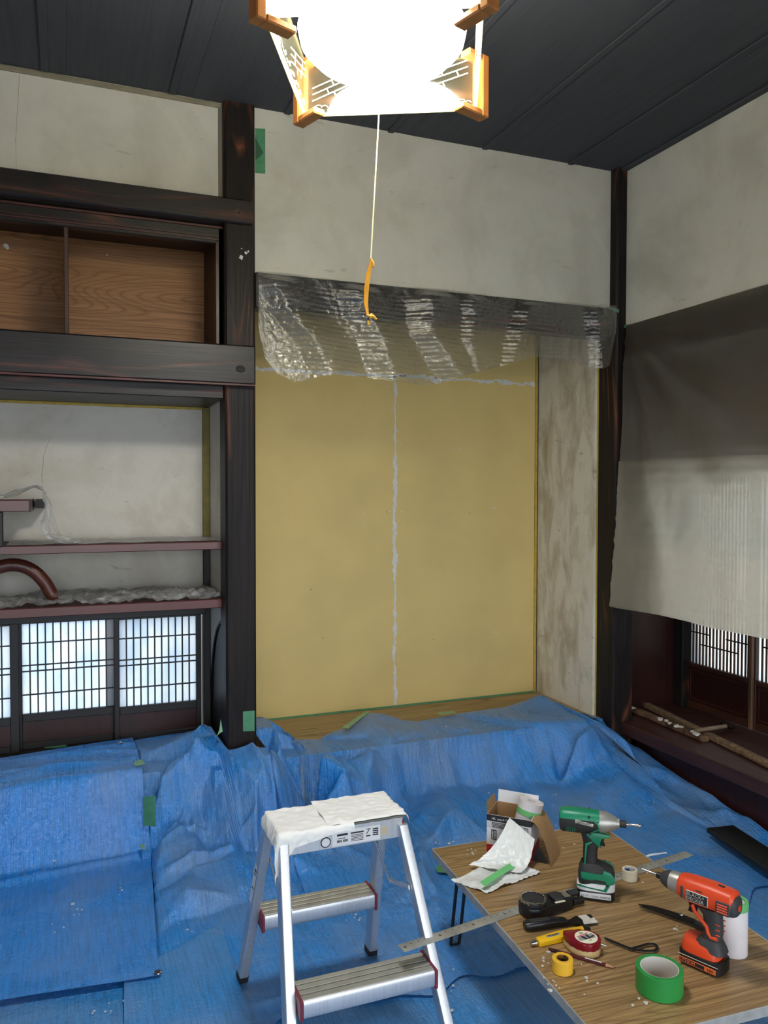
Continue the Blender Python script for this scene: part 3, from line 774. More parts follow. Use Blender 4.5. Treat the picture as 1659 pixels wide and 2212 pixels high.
# sheet on the left, over the shelf alcove's step, with a free corner on the floor
nu, nv = 200, 230
u = np.linspace(0, 1, nu)[:, None]+np.zeros((1, nv)); v = np.zeros((nu, 1))+np.linspace(0, 1, nv)[None, :]
ed = [onZ(x, y, z) for x, y, z in ((343, 2113, .018), (335, 1995, .02), (326, 1850, .025), (319, 1782, .12), (312, 1700, .28), (300, 1640, .30), (285, 1592, .302))]
XE = lambda yy: np.interp(yy, [q.y for q in ed], [q.x for q in ed])
X2 = -1.34+(.25+1.34)*u
yf = np.interp(X2, [-1.34, -.176, .226], [2.62, 2.335, 2.293])
ybk = np.interp(X2, [-1.34, -.257, .1, .29], [3.28, 3.535, 3.60, 3.615])
Y2 = yf*(1-v)+ybk*v
X2 = -1.34+(XE(Y2)+1.34)*u
def t3base(x, y):
    ye = 3.145+.02*pn(x*2, x*0, 3)
    bs = .016+.008*sstep(2.55, 3.06, y)
    return bs+(.300-bs)*sstep(ye-.085, ye+.05, y)
Z2 = t3base(X2, Y2)
wx = X2+.06*pn(X2*3, Y2*3, 5)
Z2 = Z2+.016*np.clip(ridged(wx*.9, Y2*7.5+X2*1.2, 51, 2)-.75, 0, 1)*sstep(3.12, 3.28, Y2)*sstep(1, .93, v)
Z2 = Z2+.012*np.exp(-((Y2-(3.03+.02*np.sin(X2*5)))/.02)**2)+.004*np.abs(pn(X2*2.5, Y2*4, 6))
Z2 = Z2+.008*(ridged(X2*3, Y2*3, 61, 2)-.7)*np.exp(-((Y2-3.1)/.12)**2)
F = 0
for px, z, h, w_ in (([(0, 1690), (100, 1668), (200, 1660), (290, 1652)], .3, .014, .02), ([(0, 1730), (80, 1700), (180, 1690), (300, 1684)], .3, .018, .022), ([(20, 1655), (120, 1640), (220, 1632)], .3, .008, .02)):
    F = F+fold(X2, Y2, px, z, h, w_)
Z2 = Z2+F
Z2 = Z2+.012*np.clip((facets(X2*.6+Y2*.2, Y2*1.0-X2*.15, .26, 4)-.4), -.3, 1)*sstep(.0, .08, v)*sstep(1, .95, v)+.010
Z2 = np.maximum(Z2, .018); Z2 = np.where(Y2 > 3.2, np.maximum(Z2, .296), Z2)
lt = obj('blue_tarp', G().grid(np.stack([X2, Y2, Z2], -1)), m_tarp2, None, 'blue tarp at the left with a loose corner and eyelet on the floor', 'tarp', smooth=180)
def t2z(x, y):
    i = np.argmin((X2-x)**2+(Y2-y)**2); return float(Z2.flat[i])
# crumpled sheet over the big alcove's floor and the heap in front of it
be = [(430, 1562), (450, 1556), (515, 1562), (560, 1548), (585, 1556), (610, 1578), (640, 1592), (690, 1592), (745, 1572), (790, 1542), (830, 1542), (870, 1556), (905, 1558), (1000, 1540), (1090, 1527), (1140, 1512), (1170, 1497), (1200, 1512), (1250, 1536), (1285, 1555)]
CP = [(442, 1574, .375), (327, 1623, .318), (310, 1693, .275), (411, 1632, .345), (389, 1693, .27), (420, 1738, .20), (469, 1817, .10), (509, 1840, .075), (571, 1760, .20), (597, 1735, .235), (553, 1690, .285), (487, 1622, .355), (460, 1592, .365),
  (487, 1602, .36), (540, 1613, .36), (597, 1624, .345), (503, 1628, .325), (560, 1692, .225), (600, 1728, .155), (628, 1731, .08), (615, 1676, .22), (571, 1550, .35), (593, 1570, .355), (603, 1612, .315), (575, 1612, .26),
  (312, 1846, .04), (332, 1838, .095), (420, 1846, .105), (487, 1853, .09), (411, 1882, .075), (469, 1868, .055), (553, 1842, .09), (336, 1932, .045), (407, 1917, .105), (380, 1948, .06), (345, 2016, .014), (372, 1800, .115), (389, 1784, .175), (350, 1815, .15), (352, 1822, .07), (330, 1760, .14), (345, 1720, .22),
  (442, 1977, .014), (531, 1950, .014), (380, 1990, .016), (487, 1930, .055), (553, 1895, .06), (500, 1960, .02), (455, 1790, .13), (440, 1830, .08),
  (621, 1643, .235), (690, 1627, .305), (745, 1672, .25), (793, 1696, .20), (642, 1675, .15), (660, 1700, .12), (700, 1690, .155), (711, 1600, .30), (793, 1579, .295), (807, 1610, .29), (800, 1540, .31), (655, 1610, .28), (740, 1640, .25), (760, 1720, .11), (700, 1740, .07), (830, 1660, .215), (815, 1630, .255), (860, 1720, .13), (835, 1745, .07),
  (889, 1758, .06), (944, 1703, .125), (920, 1720, .07), (999, 1698, .115), (986, 1700, .13), (1054, 1692, .125), (1109, 1684, .13), (1158, 1690, .13), (1082, 1698, .10), (1030, 1705, .09), (1206, 1682, .095), (1343, 1677, .10),
  (1206, 1696, .098), (1378, 1684, .10), (1481, 1732, .085), (1529, 1753, .075), (1412, 1772, .055), (1240, 1758, .07), (1137, 1704, .10), (1440, 1695, .12), (1515, 1735, .125), (1563, 1736, .15), (1591, 1772, .11), (1588, 1812, .03), (1480, 1790, .075), (1545, 1760, .13), (1440, 1820, .04), (1530, 1830, .03), (1400, 1850, .025), (1480, 1870, .02), (1330, 1790, .04),
  (910, 1765, .135), (944, 1730, .145), (999, 1744, .165), (993, 1779, .10), (975, 1765, .12), (944, 1813, .125), (903, 1854, .105), (862, 1799, .05), (880, 1780, .07), (1010, 1790, .05), (960, 1840, .05), (1060, 1740, .075), (1110, 1730, .085), (890, 1840, .105), (905, 1900, .105), (930, 1960, .075), (985, 2030, .02), (868, 1890, .03), (885, 1960, .022), (935, 1880, .03), (965, 1950, .02), (850, 1950, .045), (820, 1930, .02), (1000, 1870, .02), (1100, 1830, .04),
  (750, 1800, .095), (800, 1830, .05), (700, 1850, .06), (640, 1850, .095), (650, 1800, .07), (600, 1800, .12), (740, 1850, .085), (790, 1870, .06), (700, 1890, .04), (620, 1890, .05), (720, 1930, .015), (640, 1940, .014), (780, 1960, .014), (680, 1770, .06), (790, 1770, .06), (840, 1840, .06), (840, 1800, .08),
  (1000, 1572, .282), (1150, 1560, .287), (1250, 1572, .283), (1100, 1530, .277), (900, 1580, .287), (1170, 1499, .315), (340, 1600, .305), (390, 1585, .31), (360, 1650, .31), (350, 1680, .285)]
zmap = lambda z: .012+(z-.012)*.45 if z < .12 else .0606+(z-.12)/.16*(.28-.0606) if z < .28 else z
CW = [onZ(x, y, zmap(z) if x > 640 else (.012+(z-.012)*.8 if z < .28 else z)) for x, y, z in CP] + [onZ(x, y, .277 if x > 560 else .303) for x, y in be]
CW += [onY(x, y, v_) for x, y, v_ in ((848, 1603, 3.27), (905, 1602, 3.26), (958, 1600, 3.26), (1020, 1598, 3.25), (1089, 1597, 3.24), (1140, 1606, 3.21), (1192, 1619, 3.16), (1240, 1634, 3.12), (1280, 1648, 3.08), (1300, 1590, 3.14), (1322, 1592, 3.10), (1343, 1606, 3.06), (1335, 1640, 3.02), (1356, 1666, 2.95))]
CW = [Vector((p.x, min(p.y, 3.79), p.z)) for p in CW]
CW += [Vector(q) for q in ((.0, 1.7, .012), (2.7, 1.7, .012), (.0, 3.0, .02), (.10, 3.09, .03), (.12, 3.2, .30), (.1, 3.7, .30), (2.7, 3.9, .27), (.8, 3.95, .27), (1.6, 3.95, .27), (2.43, 3.6, .28), (2.44, 3.35, .275), (2.54, 3.08, .14), (2.56, 2.8, .07), (2.56, 2.45, .06), (2.6, 2.2, .02), (.6, 1.9, .012), (1.1, 1.9, .012), (1.6, 1.9, .012), (2.1, 1.95, .012))]
from mathutils.geometry import delaunay_2d_cdt
_v, _e, _fc, _ov, _oe, _of = delaunay_2d_cdt([Vector((p.x, p.y)) for p in CW], [], [], 0, 1e-5)
_z = [CW[o[0]].z for o in _ov]
def tin(x, y):
    out = np.full(x.shape, .012)
    for f in _fc:
        (ax, ay), (bx_, by_), (cx, cy) = [_v[i] for i in f]; za, zb_, zc = [_z[i] for i in f]
        den = (by_-cy)*(ax-cx)+(cx-bx_)*(ay-cy)
        if abs(den) < 1e-12: continue
        m = (x >= min(ax, bx_, cx))&(x <= max(ax, bx_, cx))&(y >= min(ay, by_, cy))&(y <= max(ay, by_, cy))
        if not m.any(): continue
        xm, ym = x[m], y[m]
        l1 = ((by_-cy)*(xm-cx)+(cx-bx_)*(ym-cy))/den; l2 = ((cy-ay)*(xm-cx)+(ax-cx)*(ym-cy))/den; l3 = 1-l1-l2
        ok = (l1 >= -1e-6)&(l2 >= -1e-6)&(l3 >= -1e-6)
        o = out[m]; o[ok] = (l1*za+l2*zb_+l3*zc)[ok]; out[m] = o
    return out
bp = [onZ(x, y, .277 if x > 560 else .303) for x, y in be]
bx = [p.x for p in bp]; by = [min(p.y, 3.79) for p in bp]
nu, nv = 400, 330
u = np.linspace(0, 1, nu)[:, None]+np.zeros((1, nv)); v = np.zeros((nu, 1))+np.linspace(0, 1, nv)[None, :]
X = .17+u*(2.565-.17)
yb_ = np.interp(X, bx, by)
yb_ = np.where(X > 2.40, np.interp(X, [2.40, 2.46, 2.57], [3.40, 3.165, 3.12]), yb_)
yb_ = np.where(X < .735, np.interp(X, [.17, .30, .45, .555, .588, .735], [3.585, 3.605, 3.61, 3.60, 3.195, 3.195]), yb_)
yf = 1.98+.16*pn(X*2.1, X*0, 5)+.05*pn(X*7, X*0, 8)+np.where(X > 1.55, .05, 0)
Y = yf*(1-v)+yb_*v
# edges between the facets waver a little
qx = X+.010*pn(X*9, Y*9, 21)+.004*pn(X*24, Y*24, 23); qy = Y+.010*pn(X*9, Y*9, 22)+.004*pn(X*24, Y*24, 24)
Z = tin(qx, qy)
lm_ = sstep(.26, .34, X)*sstep(1, .96, v)
def blur(a):
    p_ = np.pad(a, 1, mode='edge'); return (p_[1:-1, 1:-1]*2+p_[:-2, 1:-1]+p_[2:, 1:-1]+p_[1:-1, :-2]+p_[1:-1, 2:])/6
for px, z, h, w_ in (
    ([(446, 1592), (432, 1640), (420, 1700), (415, 1750)], .27, .026, .016), ([(330, 1856), (380, 1822), (430, 1782), (462, 1752)], .06, .050, .022), ([(345, 1905), (420, 1882), (490, 1855), (565, 1838)], .04, .034, .02),
    ([(472, 1602), (540, 1662), (597, 1718)], .26, .026, .015), ([(500, 1612), (560, 1660), (608, 1690)], .26, .018, .012), ([(612, 1640), (690, 1660), (770, 1700), (830, 1722)], .2, .030, .018), ([(650, 1690), (720, 1705), (790, 1735)], .1, .030, .018),
    ([(805, 1600), (845, 1640), (900, 1690), (960, 1735)], .2, .034, .022), ([(700, 1600), (790, 1632), (850, 1680)], .24, .022, .016), ([(1095, 1600), (1150, 1636), (1230, 1676)], .2, .020, .016),
    ([(1010, 1735), (985, 1780), (930, 1838), (900, 1890)], .05, .040, .022), ([(880, 1790), (900, 1850), (926, 1920), (960, 1990)], .03, .045, .020), ([(1196, 1606), (1262, 1626), (1320, 1668)], .18, .022, .018), ([(1345, 1665), (1440, 1694), (1520, 1726), (1580, 1748)], .05, .036, .024),
    ([(640, 1862), (720, 1846), (800, 1866)], .02, .030, .02), ([(560, 1790), (640, 1802), (740, 1800)], .05, .030, .02), ([(700, 1766), (760, 1784), (830, 1782)], .04, .028, .018)):
    Z = Z+fold(qx, qy, px, z, h, w_)*lm_
Zs = blur(Z); Zm = Zs
for _ in range(36): Zm = blur(Zm)
wm = .72*sstep(.85, 1.2, X); Zs = Zs*(1-wm)+Zm*wm
slope = np.hypot(*np.gradient(Zs))
rough_ = np.clip(slope/.008, .15, 1)
near = np.exp(-((X-.62)/.5)**2)
fr_ = sstep(0, .06, v)*sstep(1, .985, v)
Z = Zs+fr_*((facets(qx+qy*.4, qy*.7-qx*.3, .085, 8)-.35)*(.004+.012*near)*rough_+(facets(qx-qy*.4, qy*.9+qx*.3, .035, 18)-.35)*(.0015+.004*near)*rough_+.004*(ridged(qx*5, qy*5, 41, 3)-.8)*(.3+rough_))
Z = np.maximum(Z, .010)
Z = np.where((X > .52)&(X < .575)&(Y > 3.10), np.maximum(Z, .30), Z)
Z = np.where((Y > 3.2)&(X < .60), np.maximum(Z, .2885), Z)
Z = np.where((Y > 3.24)&(X >= .60), np.maximum(Z, TZ+.004), Z)
for fx, fy in ((.448, 2.215), (.832, 2.205)): Z = np.where(np.hypot(X-fx, Y-fy) < .045, .0105, Z)
Z = np.where(X < XE(Y)+.004, np.minimum(Z, np.maximum(t3base(X, Y)-.012, .009)), Z)
Z = np.where((X < XE(Y)+.004)&(Y > 3.2), np.maximum(Z, .2885), Z)
X = np.where((Y > 3.30), np.minimum(X, 2.428), X)
ct = obj('blue_tarp', G().grid(np.stack([X, Y, Z], -1)), m_tarp, None, 'crumpled blue tarp heaped over the alcove floor and in front of it', 'tarp', smooth=180)
def tarp_z(x, y):
    i = np.argmin((X-x)**2+(Y-y)**2); return float(Z.flat[i])
def eyelet(px, py, z, par, nz):
    c = onZ(px, py, z); c.z = nz(c.x, c.y)+.001
    obj('eyelet', G().lathe([(.006, 0), (.012, 0), (.0125, .0015), (.010, .003), (.0065, .002)], 20, T(c)), m_bright, par)
    obj('eyelet_hole', G().lathe([(0, -.0004), (.0062, -.0004), (.0062, .0006), (0, .0006)], 16, T(c)), m_ink, par)
eyelet(341, 2107, .02, lt, t2z); eyelet(261, 1617, .30, lt, t2z)

# ================================================================== PENDANT LAMP
LZ = 2.333
lamp = thing('pendant_lamp', 'square pendant lamp with wooden corner brackets, lit, with a pull cord', 'lamp', (.679, 1.731, LZ), R(-26.4))
S2 = .2325
for sx, sy in ((-1, -1), (1, -1), (1, 1), (-1, 1)):
    g = G(); a = math.atan2(sy, sx)
    mx = T(sx*S2, sy*S2, 0) @ Rz(a)
    # hooked bracket: upright outside the corner, foot turned inward below, lip at the top
    g.box(-.012, .012, -.017, .017, 0, .155, .003, mx); g.box(-.085, -.0125, -.017, .017, 0, .016, .003, mx); g.box(-.06, -.0125, -.017, .017, .139, .155, .003, mx)
    obj('corner_bracket', g, m_lampw, lamp, local=True)
s = S2-.014
for k in range(4):
    mx = Rz(k*PI/2)
    obj('shade_panel', B(-s+.004, s-.004, -s-.002, -s+.002, .018, .150, 0, mx), m_acr, lamp, local=True)
    f = G()
    for z0, z1 in ((.0165, .023), (.145, .1515)): f.box(-s, s, -s-.004, -s+.004, z0, z1, 0, mx)
    for x0 in (-s, s-.008): f.box(x0, x0+.008, -s-.0045, -s+.0045, .0165, .1515, 0, mx)
    obj('panel_frame', f, m_acr, lamp, local=True)
    # printed slanting lattice and a pine-cloud band along the bottom
    f = G(); q = random.Random(k)
    def seg(x0, z0, x1, z1, w_=.0012):
        d = Vector((x1-x0, 0, z1-z0)); L = d.length; an = math.atan2(d.z, d.x)
        f.box(0, L, -.0005, .0005, -w_, w_, 0, mx @ T(x0, -s+.0035, z0) @ Ry(-an))
    for x0, x1, zt2 in ((-s+.02, -.02, .14), (.06, s-.02, .14)):
        for i in range(7):
            zz_ = zt2-i*.016
            xb_ = x0+(x1-x0)
            za, zb2 = zz_, zz_-.055
            if zb2 < .045: continue
            seg(x0, za, xb_, zb2)
            for t in (q.uniform(.15, .4), q.uniform(.55, .85)):
                xx_ = x0+(xb_-x0)*t; zc = za+(zb2-za)*t; seg(xx_, zc, xx_-.006, zc-.013)
    for i in range(26):
        cx = -s+.02+i*(2*s-.04)/25; cz = .034+.006*math.sin(i*2.2)
        pr = [(cx+.008*math.cos(t), cz+.005*math.sin(t)) for t in [PI*j/6 for j in range(7)]]
        for (a0, b0), (a1, b1_) in zip(pr, pr[1:]): seg(a0, b0, a1, b1_, .0009)
    obj('lattice_print', f, m_print, lamp, local=True, smooth=0)
# milky cover, holder, stem to the ceiling
pr = [(0, .020), (.07, .022), (.12, .030), (.160, .046), (.186, .072), (.192, .10), (.18, .125), (.14, .14), (0, .145)]
obj('diffuser', G().lathe(pr, 48), m_glow, lamp, local=True, smooth=180)
g = G().lathe([(0, .146), (.10, .146), (.11, .155), (.07, .175), (.02, .185), (0, .186)], 32)
obj('holder', g, m_twhite, lamp, local=True)
g = G()
g.box(-S2-.005, S2+.005, -.012, .012, .1556, .172, .003); g.box(-.012, .012, -S2-.005, S2+.005, .1726, .188, .003)
obj('cross_bar', g, m_lampw, lamp, local=True)
obj('stem', G().cyl((0, 0, .188), (0, 0, CZ-LZ-.03), .006), m_pblack, lamp, local=True)
obj('ceiling_cap', G().lathe([(0, CZ-LZ-.045), (.03, CZ-LZ-.045), (.05, CZ-LZ-.03), (.05, CZ-LZ-.001), (0, CZ-LZ-.001)], 28), m_pblack, lamp, local=True)
c0, c1, c2 = onY(820, 215, 1.731), onY(818, 258, 1.731), onY(801, 560, 1.731)
obj('pull_cord', G().tube([c0, c1, onY(810, 400, 1.731), c2], .0016, 8), m_cord, lamp)
g = G(); P = [onY(x, y, 1.731) for x, y in ((801, 560), (795, 590), (790, 625), (789, 655), (793, 682))]
n = len(P)
for off in (-.003, .004):
    V_ = []
    for i, p in enumerate(P):
        w_ = (.002, .005, .0055, .005, .003)[i]
        V_.append((p+Vector((-w_+.002, off*(1-i/n), 0)), p+Vector((w_+.002, off*(1-i/n)+.002, 0))))
    g.grid(np.array([[tuple(a), tuple(b)] for a, b in V_]))
g.tube([onY(801, 558, 1.731), onY(805, 568, 1.731), onY(806, 577, 1.731)], [.002, .0045, .003], 8)
g.tube([onY(793, 680, 1.731), onY(799, 684, 1.731), onY(804, 678, 1.731)], [.0025, .004, .002], 8)
g.tube([onY(798, 684, 1.731), onY(806, 683, 1.731), onY(813, 690, 1.731)], [.003, .004, .0025], 8)
g.tube([onY(796, 683, 1.731), onY(795, 692, 1.731), onY(796, 702, 1.731)], [.003, .0018, .003], 8)
obj('ribbon', g, m_rib, lamp)

# ================================================================== STEPLADDER
lad = thing('stepladder', 'small aluminium two-step stepladder with white masking on its top', 'stepladder', (.63, 1.93, .012))
HT = .56
FT = {'rl': (.448, 2.215), 'rr': (.832, 2.205), 'fl': (.444, 1.645), 'fr': (.842, 1.645)}
TP = {'rl': (.476, 2.000), 'rr': (.786, 2.000), 'fl': (.476, 1.868), 'fr': (.786, 1.868)}
z0 = .012
def legpt(k, z):
    t = (z-z0)/(HT-.02-z0); return Vector((FT[k][0]+(TP[k][0]-FT[k][0])*t, FT[k][1]+(TP[k][1]-FT[k][1])*t, z))
for k in FT:
    a, b = legpt(k, z0+.006), legpt(k, HT-.018)
    wx, wy = .0125, .023
    sgn = 1 if k[1] == 'l' else -1
    L = obj('leg', G().loft([(a, (wx, 0, 0), (0, wy, 0), 9), (b, (wx, 0, 0), (0, wy, 0), 9)], 32), m_alu, lad)
    f = legpt(k, z0)
    obj('foot', G().loft([(f, (wx+.002, 0, 0), (0, wy+.002, 0), 5), (legpt(k, z0+.018), (wx+.002, 0, 0), (0, wy+.002, 0), 5)], 24), m_maroon if k[0] == 'f' else m_rubber, L)
# top plate: tread with ribs, front and back aprons
xl, xr_ = .470, .792
top_ = G()
top_.box(xl, xr_, 1.862, 2.006, HT-.008, HT, .002)
obj('top_tread', top_, m_alustep, lad)
ap = G().box(xl+.004, xr_-.004, 1.858, 1.862, HT-.052, HT-.002, .001); obj('apron', ap, m_alu, lad)
ap = G().box(xl+.004, xr_-.004, 2.006, 2.010, HT-.052, HT-.002, .001); obj('apron', ap, m_alu, lad)
for x0 in (xl, xr_-.006):
    obj('end_cap', B(x0, x0+.006, 1.856, 2.012, HT-.056, HT-.0085, .002), m_maroon, lad)
def step_(ya, yb, z, ka):
    pl, pr_ = legpt(ka+'l', z), legpt(ka+'r', z); x0, x1 = pl.x+.013, pr_.x-.013
    st = G().box(x0, x1, ya, yb, z-.006, z, .001)
    s_ = obj('step', st, m_alustep, lad)
    rb = G(); n_ = 4
    for i in range(n_): yy = ya+(yb-ya)*(i+.5)/n_; rb.box(x0+.004, x1-.004, yy-.0075, yy+.0075, z, z+.0025, .001)
    obj('tread_rib', rb, m_alustep, s_)
    fr2 = G()
    fr2.loft([((x0, ya, z-.018), (0, .006, 0), (0, 0, .020), 3), ((x1, ya, z-.018), (0, .006, 0), (0, 0, .020), 3)], 16)
    obj('step_nose', fr2, m_alu, s_)
    obj('step_nose', B(x0, x1, yb-.003, yb+.002, z-.036, z-.001, .001), m_alu, s_)
    for xx_ in (x0-.002, x1-.006): obj('end_cap', B(xx_, xx_+.008, ya-.009, yb+.006, z-.042, z+.004, .002), m_maroon, s_)
step_(1.690, 1.768, .255, 'f')
step_(2.072, 2.146, .255, 'r')
for sx in ('l', 'r'):      # spreader links
    a, b = legpt('f'+sx, .40), legpt('r'+sx, .43); x_ = (.016 if sx == 'l' else -.016)
    m_ = (a+b)/2+Vector((x_, 0, -.05)); a = a+Vector((x_, 0, 0)); b = b+Vector((x_, 0, 0))
    g = G(); g.tube([a, m_], .0065, 8, .35, up=(1, 0, 0)); obj('spreader', g, m_alu, lad)
    g = G(); g.tube([m_+Vector((x_*.2, 0, 0)), b], .0065, 8, .35, up=(1, 0, 0)); g.cyl(m_-Vector((.004, 0, 0)), m_+Vector((.004, 0, 0)), .006); obj('spreader', g, m_alu, lad)
# stickers
st = obj('sticker', B(.600, .726, 1.8572, 1.8582, HT-.048, HT-.012), m_label, lad)
pg = G(); yk = 1.8567
def pb(x0, x1, z0_, z1_): pg.box(x0, x1, yk, yk+.0006, z0_, z1_)
pb(.612, .640, HT-.024, HT-.019); pb(.648, .682, HT-.023, HT-.0195)
for i in range(5): pb(.649, .681, HT-.0275-i*.0036, HT-.0262-i*.0036)
for i in range(9):
    if i not in (4,): pb(.612+i*.0032, .6142+i*.0032, HT-.040, HT-.034)
pb(.614, .634, HT-.031, HT-.0295)
for i in range(4): pb(.706, .721, HT-.021-i*.005, HT-.018-i*.005)
pg.box(-.006, .006, 0, .0006, -.001, .001, 0, T(.693, yk, HT-.024) @ Ry(R(-55)))
pb(.688, .700, HT-.018, HT-.0165); pb(.688, .700, HT-.036, HT-.033)
obj('print', pg, m_ink, st)
obj('sticker', B(.728, .746, 1.8574, 1.8582, HT-.040, HT-.018), m_tan, lad)
obj('round_sticker', G().lathe([(0, 0), (.013, 0), (.013, .0008), (0, .0008)], 28, T(.583, 1.8574, HT-.034) @ Rx(R(90))), m_ink, lad)
obj('round_sticker', G().lathe([(0, 0), (.0105, 0), (.0105, .0008), (0, .0008)], 28, T(.583, 1.8570, HT-.034) @ Rx(R(90))), m_label, lad)
a, b = legpt('rl', .30), legpt('rl', .42)
def legsticker(k, za, zb, side):
    a, b = legpt(k, za), legpt(k, zb); off = -.0134 if side == 'l' else .0134
    yo = -.006
    g = G(); vs = []
    for p in (a, b):
        for dy in (-.013, .013): vs.append(p+Vector((off, dy, 0)))
    d = Vector((-.0006 if side == 'l' else .0006, 0, 0))
    g._add(vs+[q_+d for q_ in vs], [(0, 1, 3, 2), (4, 6, 7, 5), (0, 4, 5, 1), (2, 3, 7, 6), (0, 2, 6, 4), (1, 5, 7, 3)])
    return g
s1 = obj('sticker', legsticker('rl', .285, .405, 'l'), m_label, lad)
s2 = obj('sticker', legsticker('fr', .30, .40, 'r'), m_label, lad)
g = G()
for z_, h in ((.392, .008), (.378, .004), (.335, .004)):
    p = legpt('rl', z_); obj('print', G().box(p.x-.0148, p.x-.0139, p.y-.010, p.y+.006, z_-h, z_), m_ink, s1)
# white masking paper over the top: two overlapping crinkled pieces
def mask_piece(name, x0, x1, drop_l, drop_r, y0, y1, seed, lift, front):
    nu, nv = 64, 44
    u = np.linspace(0, 1, nu)[:, None]+np.zeros((1, nv)); v = np.zeros((nu, 1))+np.linspace(0, 1, nv)[None, :]
    arc_l, arc_r = drop_l, drop_r
    s_ = -arc_l+u*((x1-x0)+arc_l+arc_r)
    Xm = np.where(s_ < 0, x0-.018*(1-np.exp(s_/.03)), np.where(s_ > x1-x0, x1+.018*(1-np.exp(-(s_-(x1-x0))/.03)), x0+s_))
    Zm = HT+.0035+lift-np.where(s_ < 0, -s_*.9, 0)-np.where(s_ > x1-x0, (s_-(x1-x0))*.9, 0)
    t = -front[:, None]*np.ones((1, nv))
    span = (y1-y0)
    sv = t+v*(span-t)            # runs from the hanging front edge over the top
    Ym = np.where(sv < 0, y0-.006*(1-np.exp(sv/.01)), y0+sv)
    Zm = Zm-np.where(sv < 0, -sv, 0)
    cr_ = .0035*np.abs(pn(Xm*30, Ym*30+Zm*30, seed))+.0025*ridged(Xm*16, (Ym-Zm)*22, seed+3, 2)
    Zm = Zm+np.where(sv >= 0, cr_, 0); Ym = Ym-np.where(sv < 0, cr_+.001, 0)
    Xm = Xm+np.where(s_ < 0, -cr_-.001, 0)+np.where(s_ > x1-x0, cr_+.001, 0)
    return obj(name, G().grid(np.stack([Xm, Ym, Zm], -1)), m_mask, lad, smooth=180)
ul = np.linspace(0, 1, 64)
mask_piece('masking_paper', xl+.0, .655, .035, 0, 1.856, 2.0, 3, .0, np.interp(ul, [0, .16, .30, .42, .75, .9, 1], [.085, .075, .034, .030, .016, .012, .018]))
mask_piece('masking_paper', .590, xr_, 0, .030, 1.862, 2.012, 9, .003, np.interp(ul, [0, .8, 1], [.001, .001, .004]))

# ================================================================== FOLDING TABLE
TB = .30
tc0 = onZ(932, 1833, TB)
tl_ = (onZ(1262, 2212, TB)-tc0); ta = math.atan2(tl_.x, -tl_.y)      # slight turn of the table
rz = -R(3.25)
# local frame: origin at the back left corner on the floor, x across, y away
tab = thing('folding_table', 'low folding table with worn woodgrain top and grey edge, tools on it', 'table', (tc0.x, tc0.y, .012), rz)
TWX, TLY = .590, .915
WM[tab.name] = T(tc0.x, tc0.y, 0) @ Rz(rz)
tab.location.z = 0.0
obj('table_top', B(.003, TWX-.003, -TLY+.003, -.003, TB-.020, TB, .001), m_table, tab, local=True)
eg = G()
for x0, x1, y0, y1 in ((0, .004, -TLY, 0), (TWX-.004, TWX, -TLY, 0), (.004, TWX-.004, -.004, 0), (.004, TWX-.004, -TLY, -TLY+.004)):
    eg.box(x0, x1, y0, y1, TB-.022, TB+.0006, .001)
obj('edge_band', eg, m_edge, tab, local=True)
for ys in (-.10, -TLY+.10):
    sg = 1 if ys > -.4 else -1
    for xs_ in (.045, TWX-.045):
        inn = .028 if xs_ < .3 else -.028
        g = G(); g.tube([(xs_, ys, TB-.021), (xs_, ys+sg*.055, .02), (xs_+inn*.3, ys+sg*.060, .014), (xs_+inn, ys+sg*.055, .02), (xs_+inn, ys, TB-.021)], .005, 10, up=(0, 1, 0))
        obj('leg', g, m_pblack, tab, local=True)
WT = TB+.0008
def tloc(x, y, z=0): return WM[tab.name] @ Vector((x, y, z))

# ---------------------------------------------------------------- green impact driver
gd = thing('impact_driver', 'green and black cordless impact driver standing on its battery', 'power tool', (1.3135, 1.7695, WT), R(-37))
mm = .001
def rr_sec(xc, z, hx, hy, e=4): return ((xc*mm, 0, z*mm), (hx*mm, 0, 0), (0, hy*mm, 0), e)
bat = obj('battery', G().loft([rr_sec(0, 0, 47, 33), rr_sec(0, 3, 50, 36), rr_sec(0, 24, 50, 36), rr_sec(1, 26, 49, 35)], 32), m_pblack, gd, local=True)
obj('battery_top', G().loft([rr_sec(1, 26, 50, 35.5), rr_sec(1, 36, 50, 35.5), rr_sec(10, 46, 40, 34)], 32), m_twhite, gd, local=True)
lb = obj('battery_label', B(-.040, .040, -.0368, -.0358, .008, .022, .0004), m_label, bat, local=True)
tx = lambda x, y, z: T(x, y, z) @ Rx(R(90))
text('14.4V', .009, m_grey, lb, tx(-.037, -.0369, .0115)); text('Li-ion', .008, m_ink, lb, tx(-.010, -.0369, .0115)); text('makita', .010, m_ink, lb, tx(.012, -.0369, .0112))
obj('foot', G().loft([rr_sec(2, 37, 46, 33.5), rr_sec(2, 62, 48, 33.5), rr_sec(0, 76, 44, 31), rr_sec(-8, 86, 32, 26), rr_sec(-14, 92, 24, 20)], 32), m_tblack, gd, local=True)
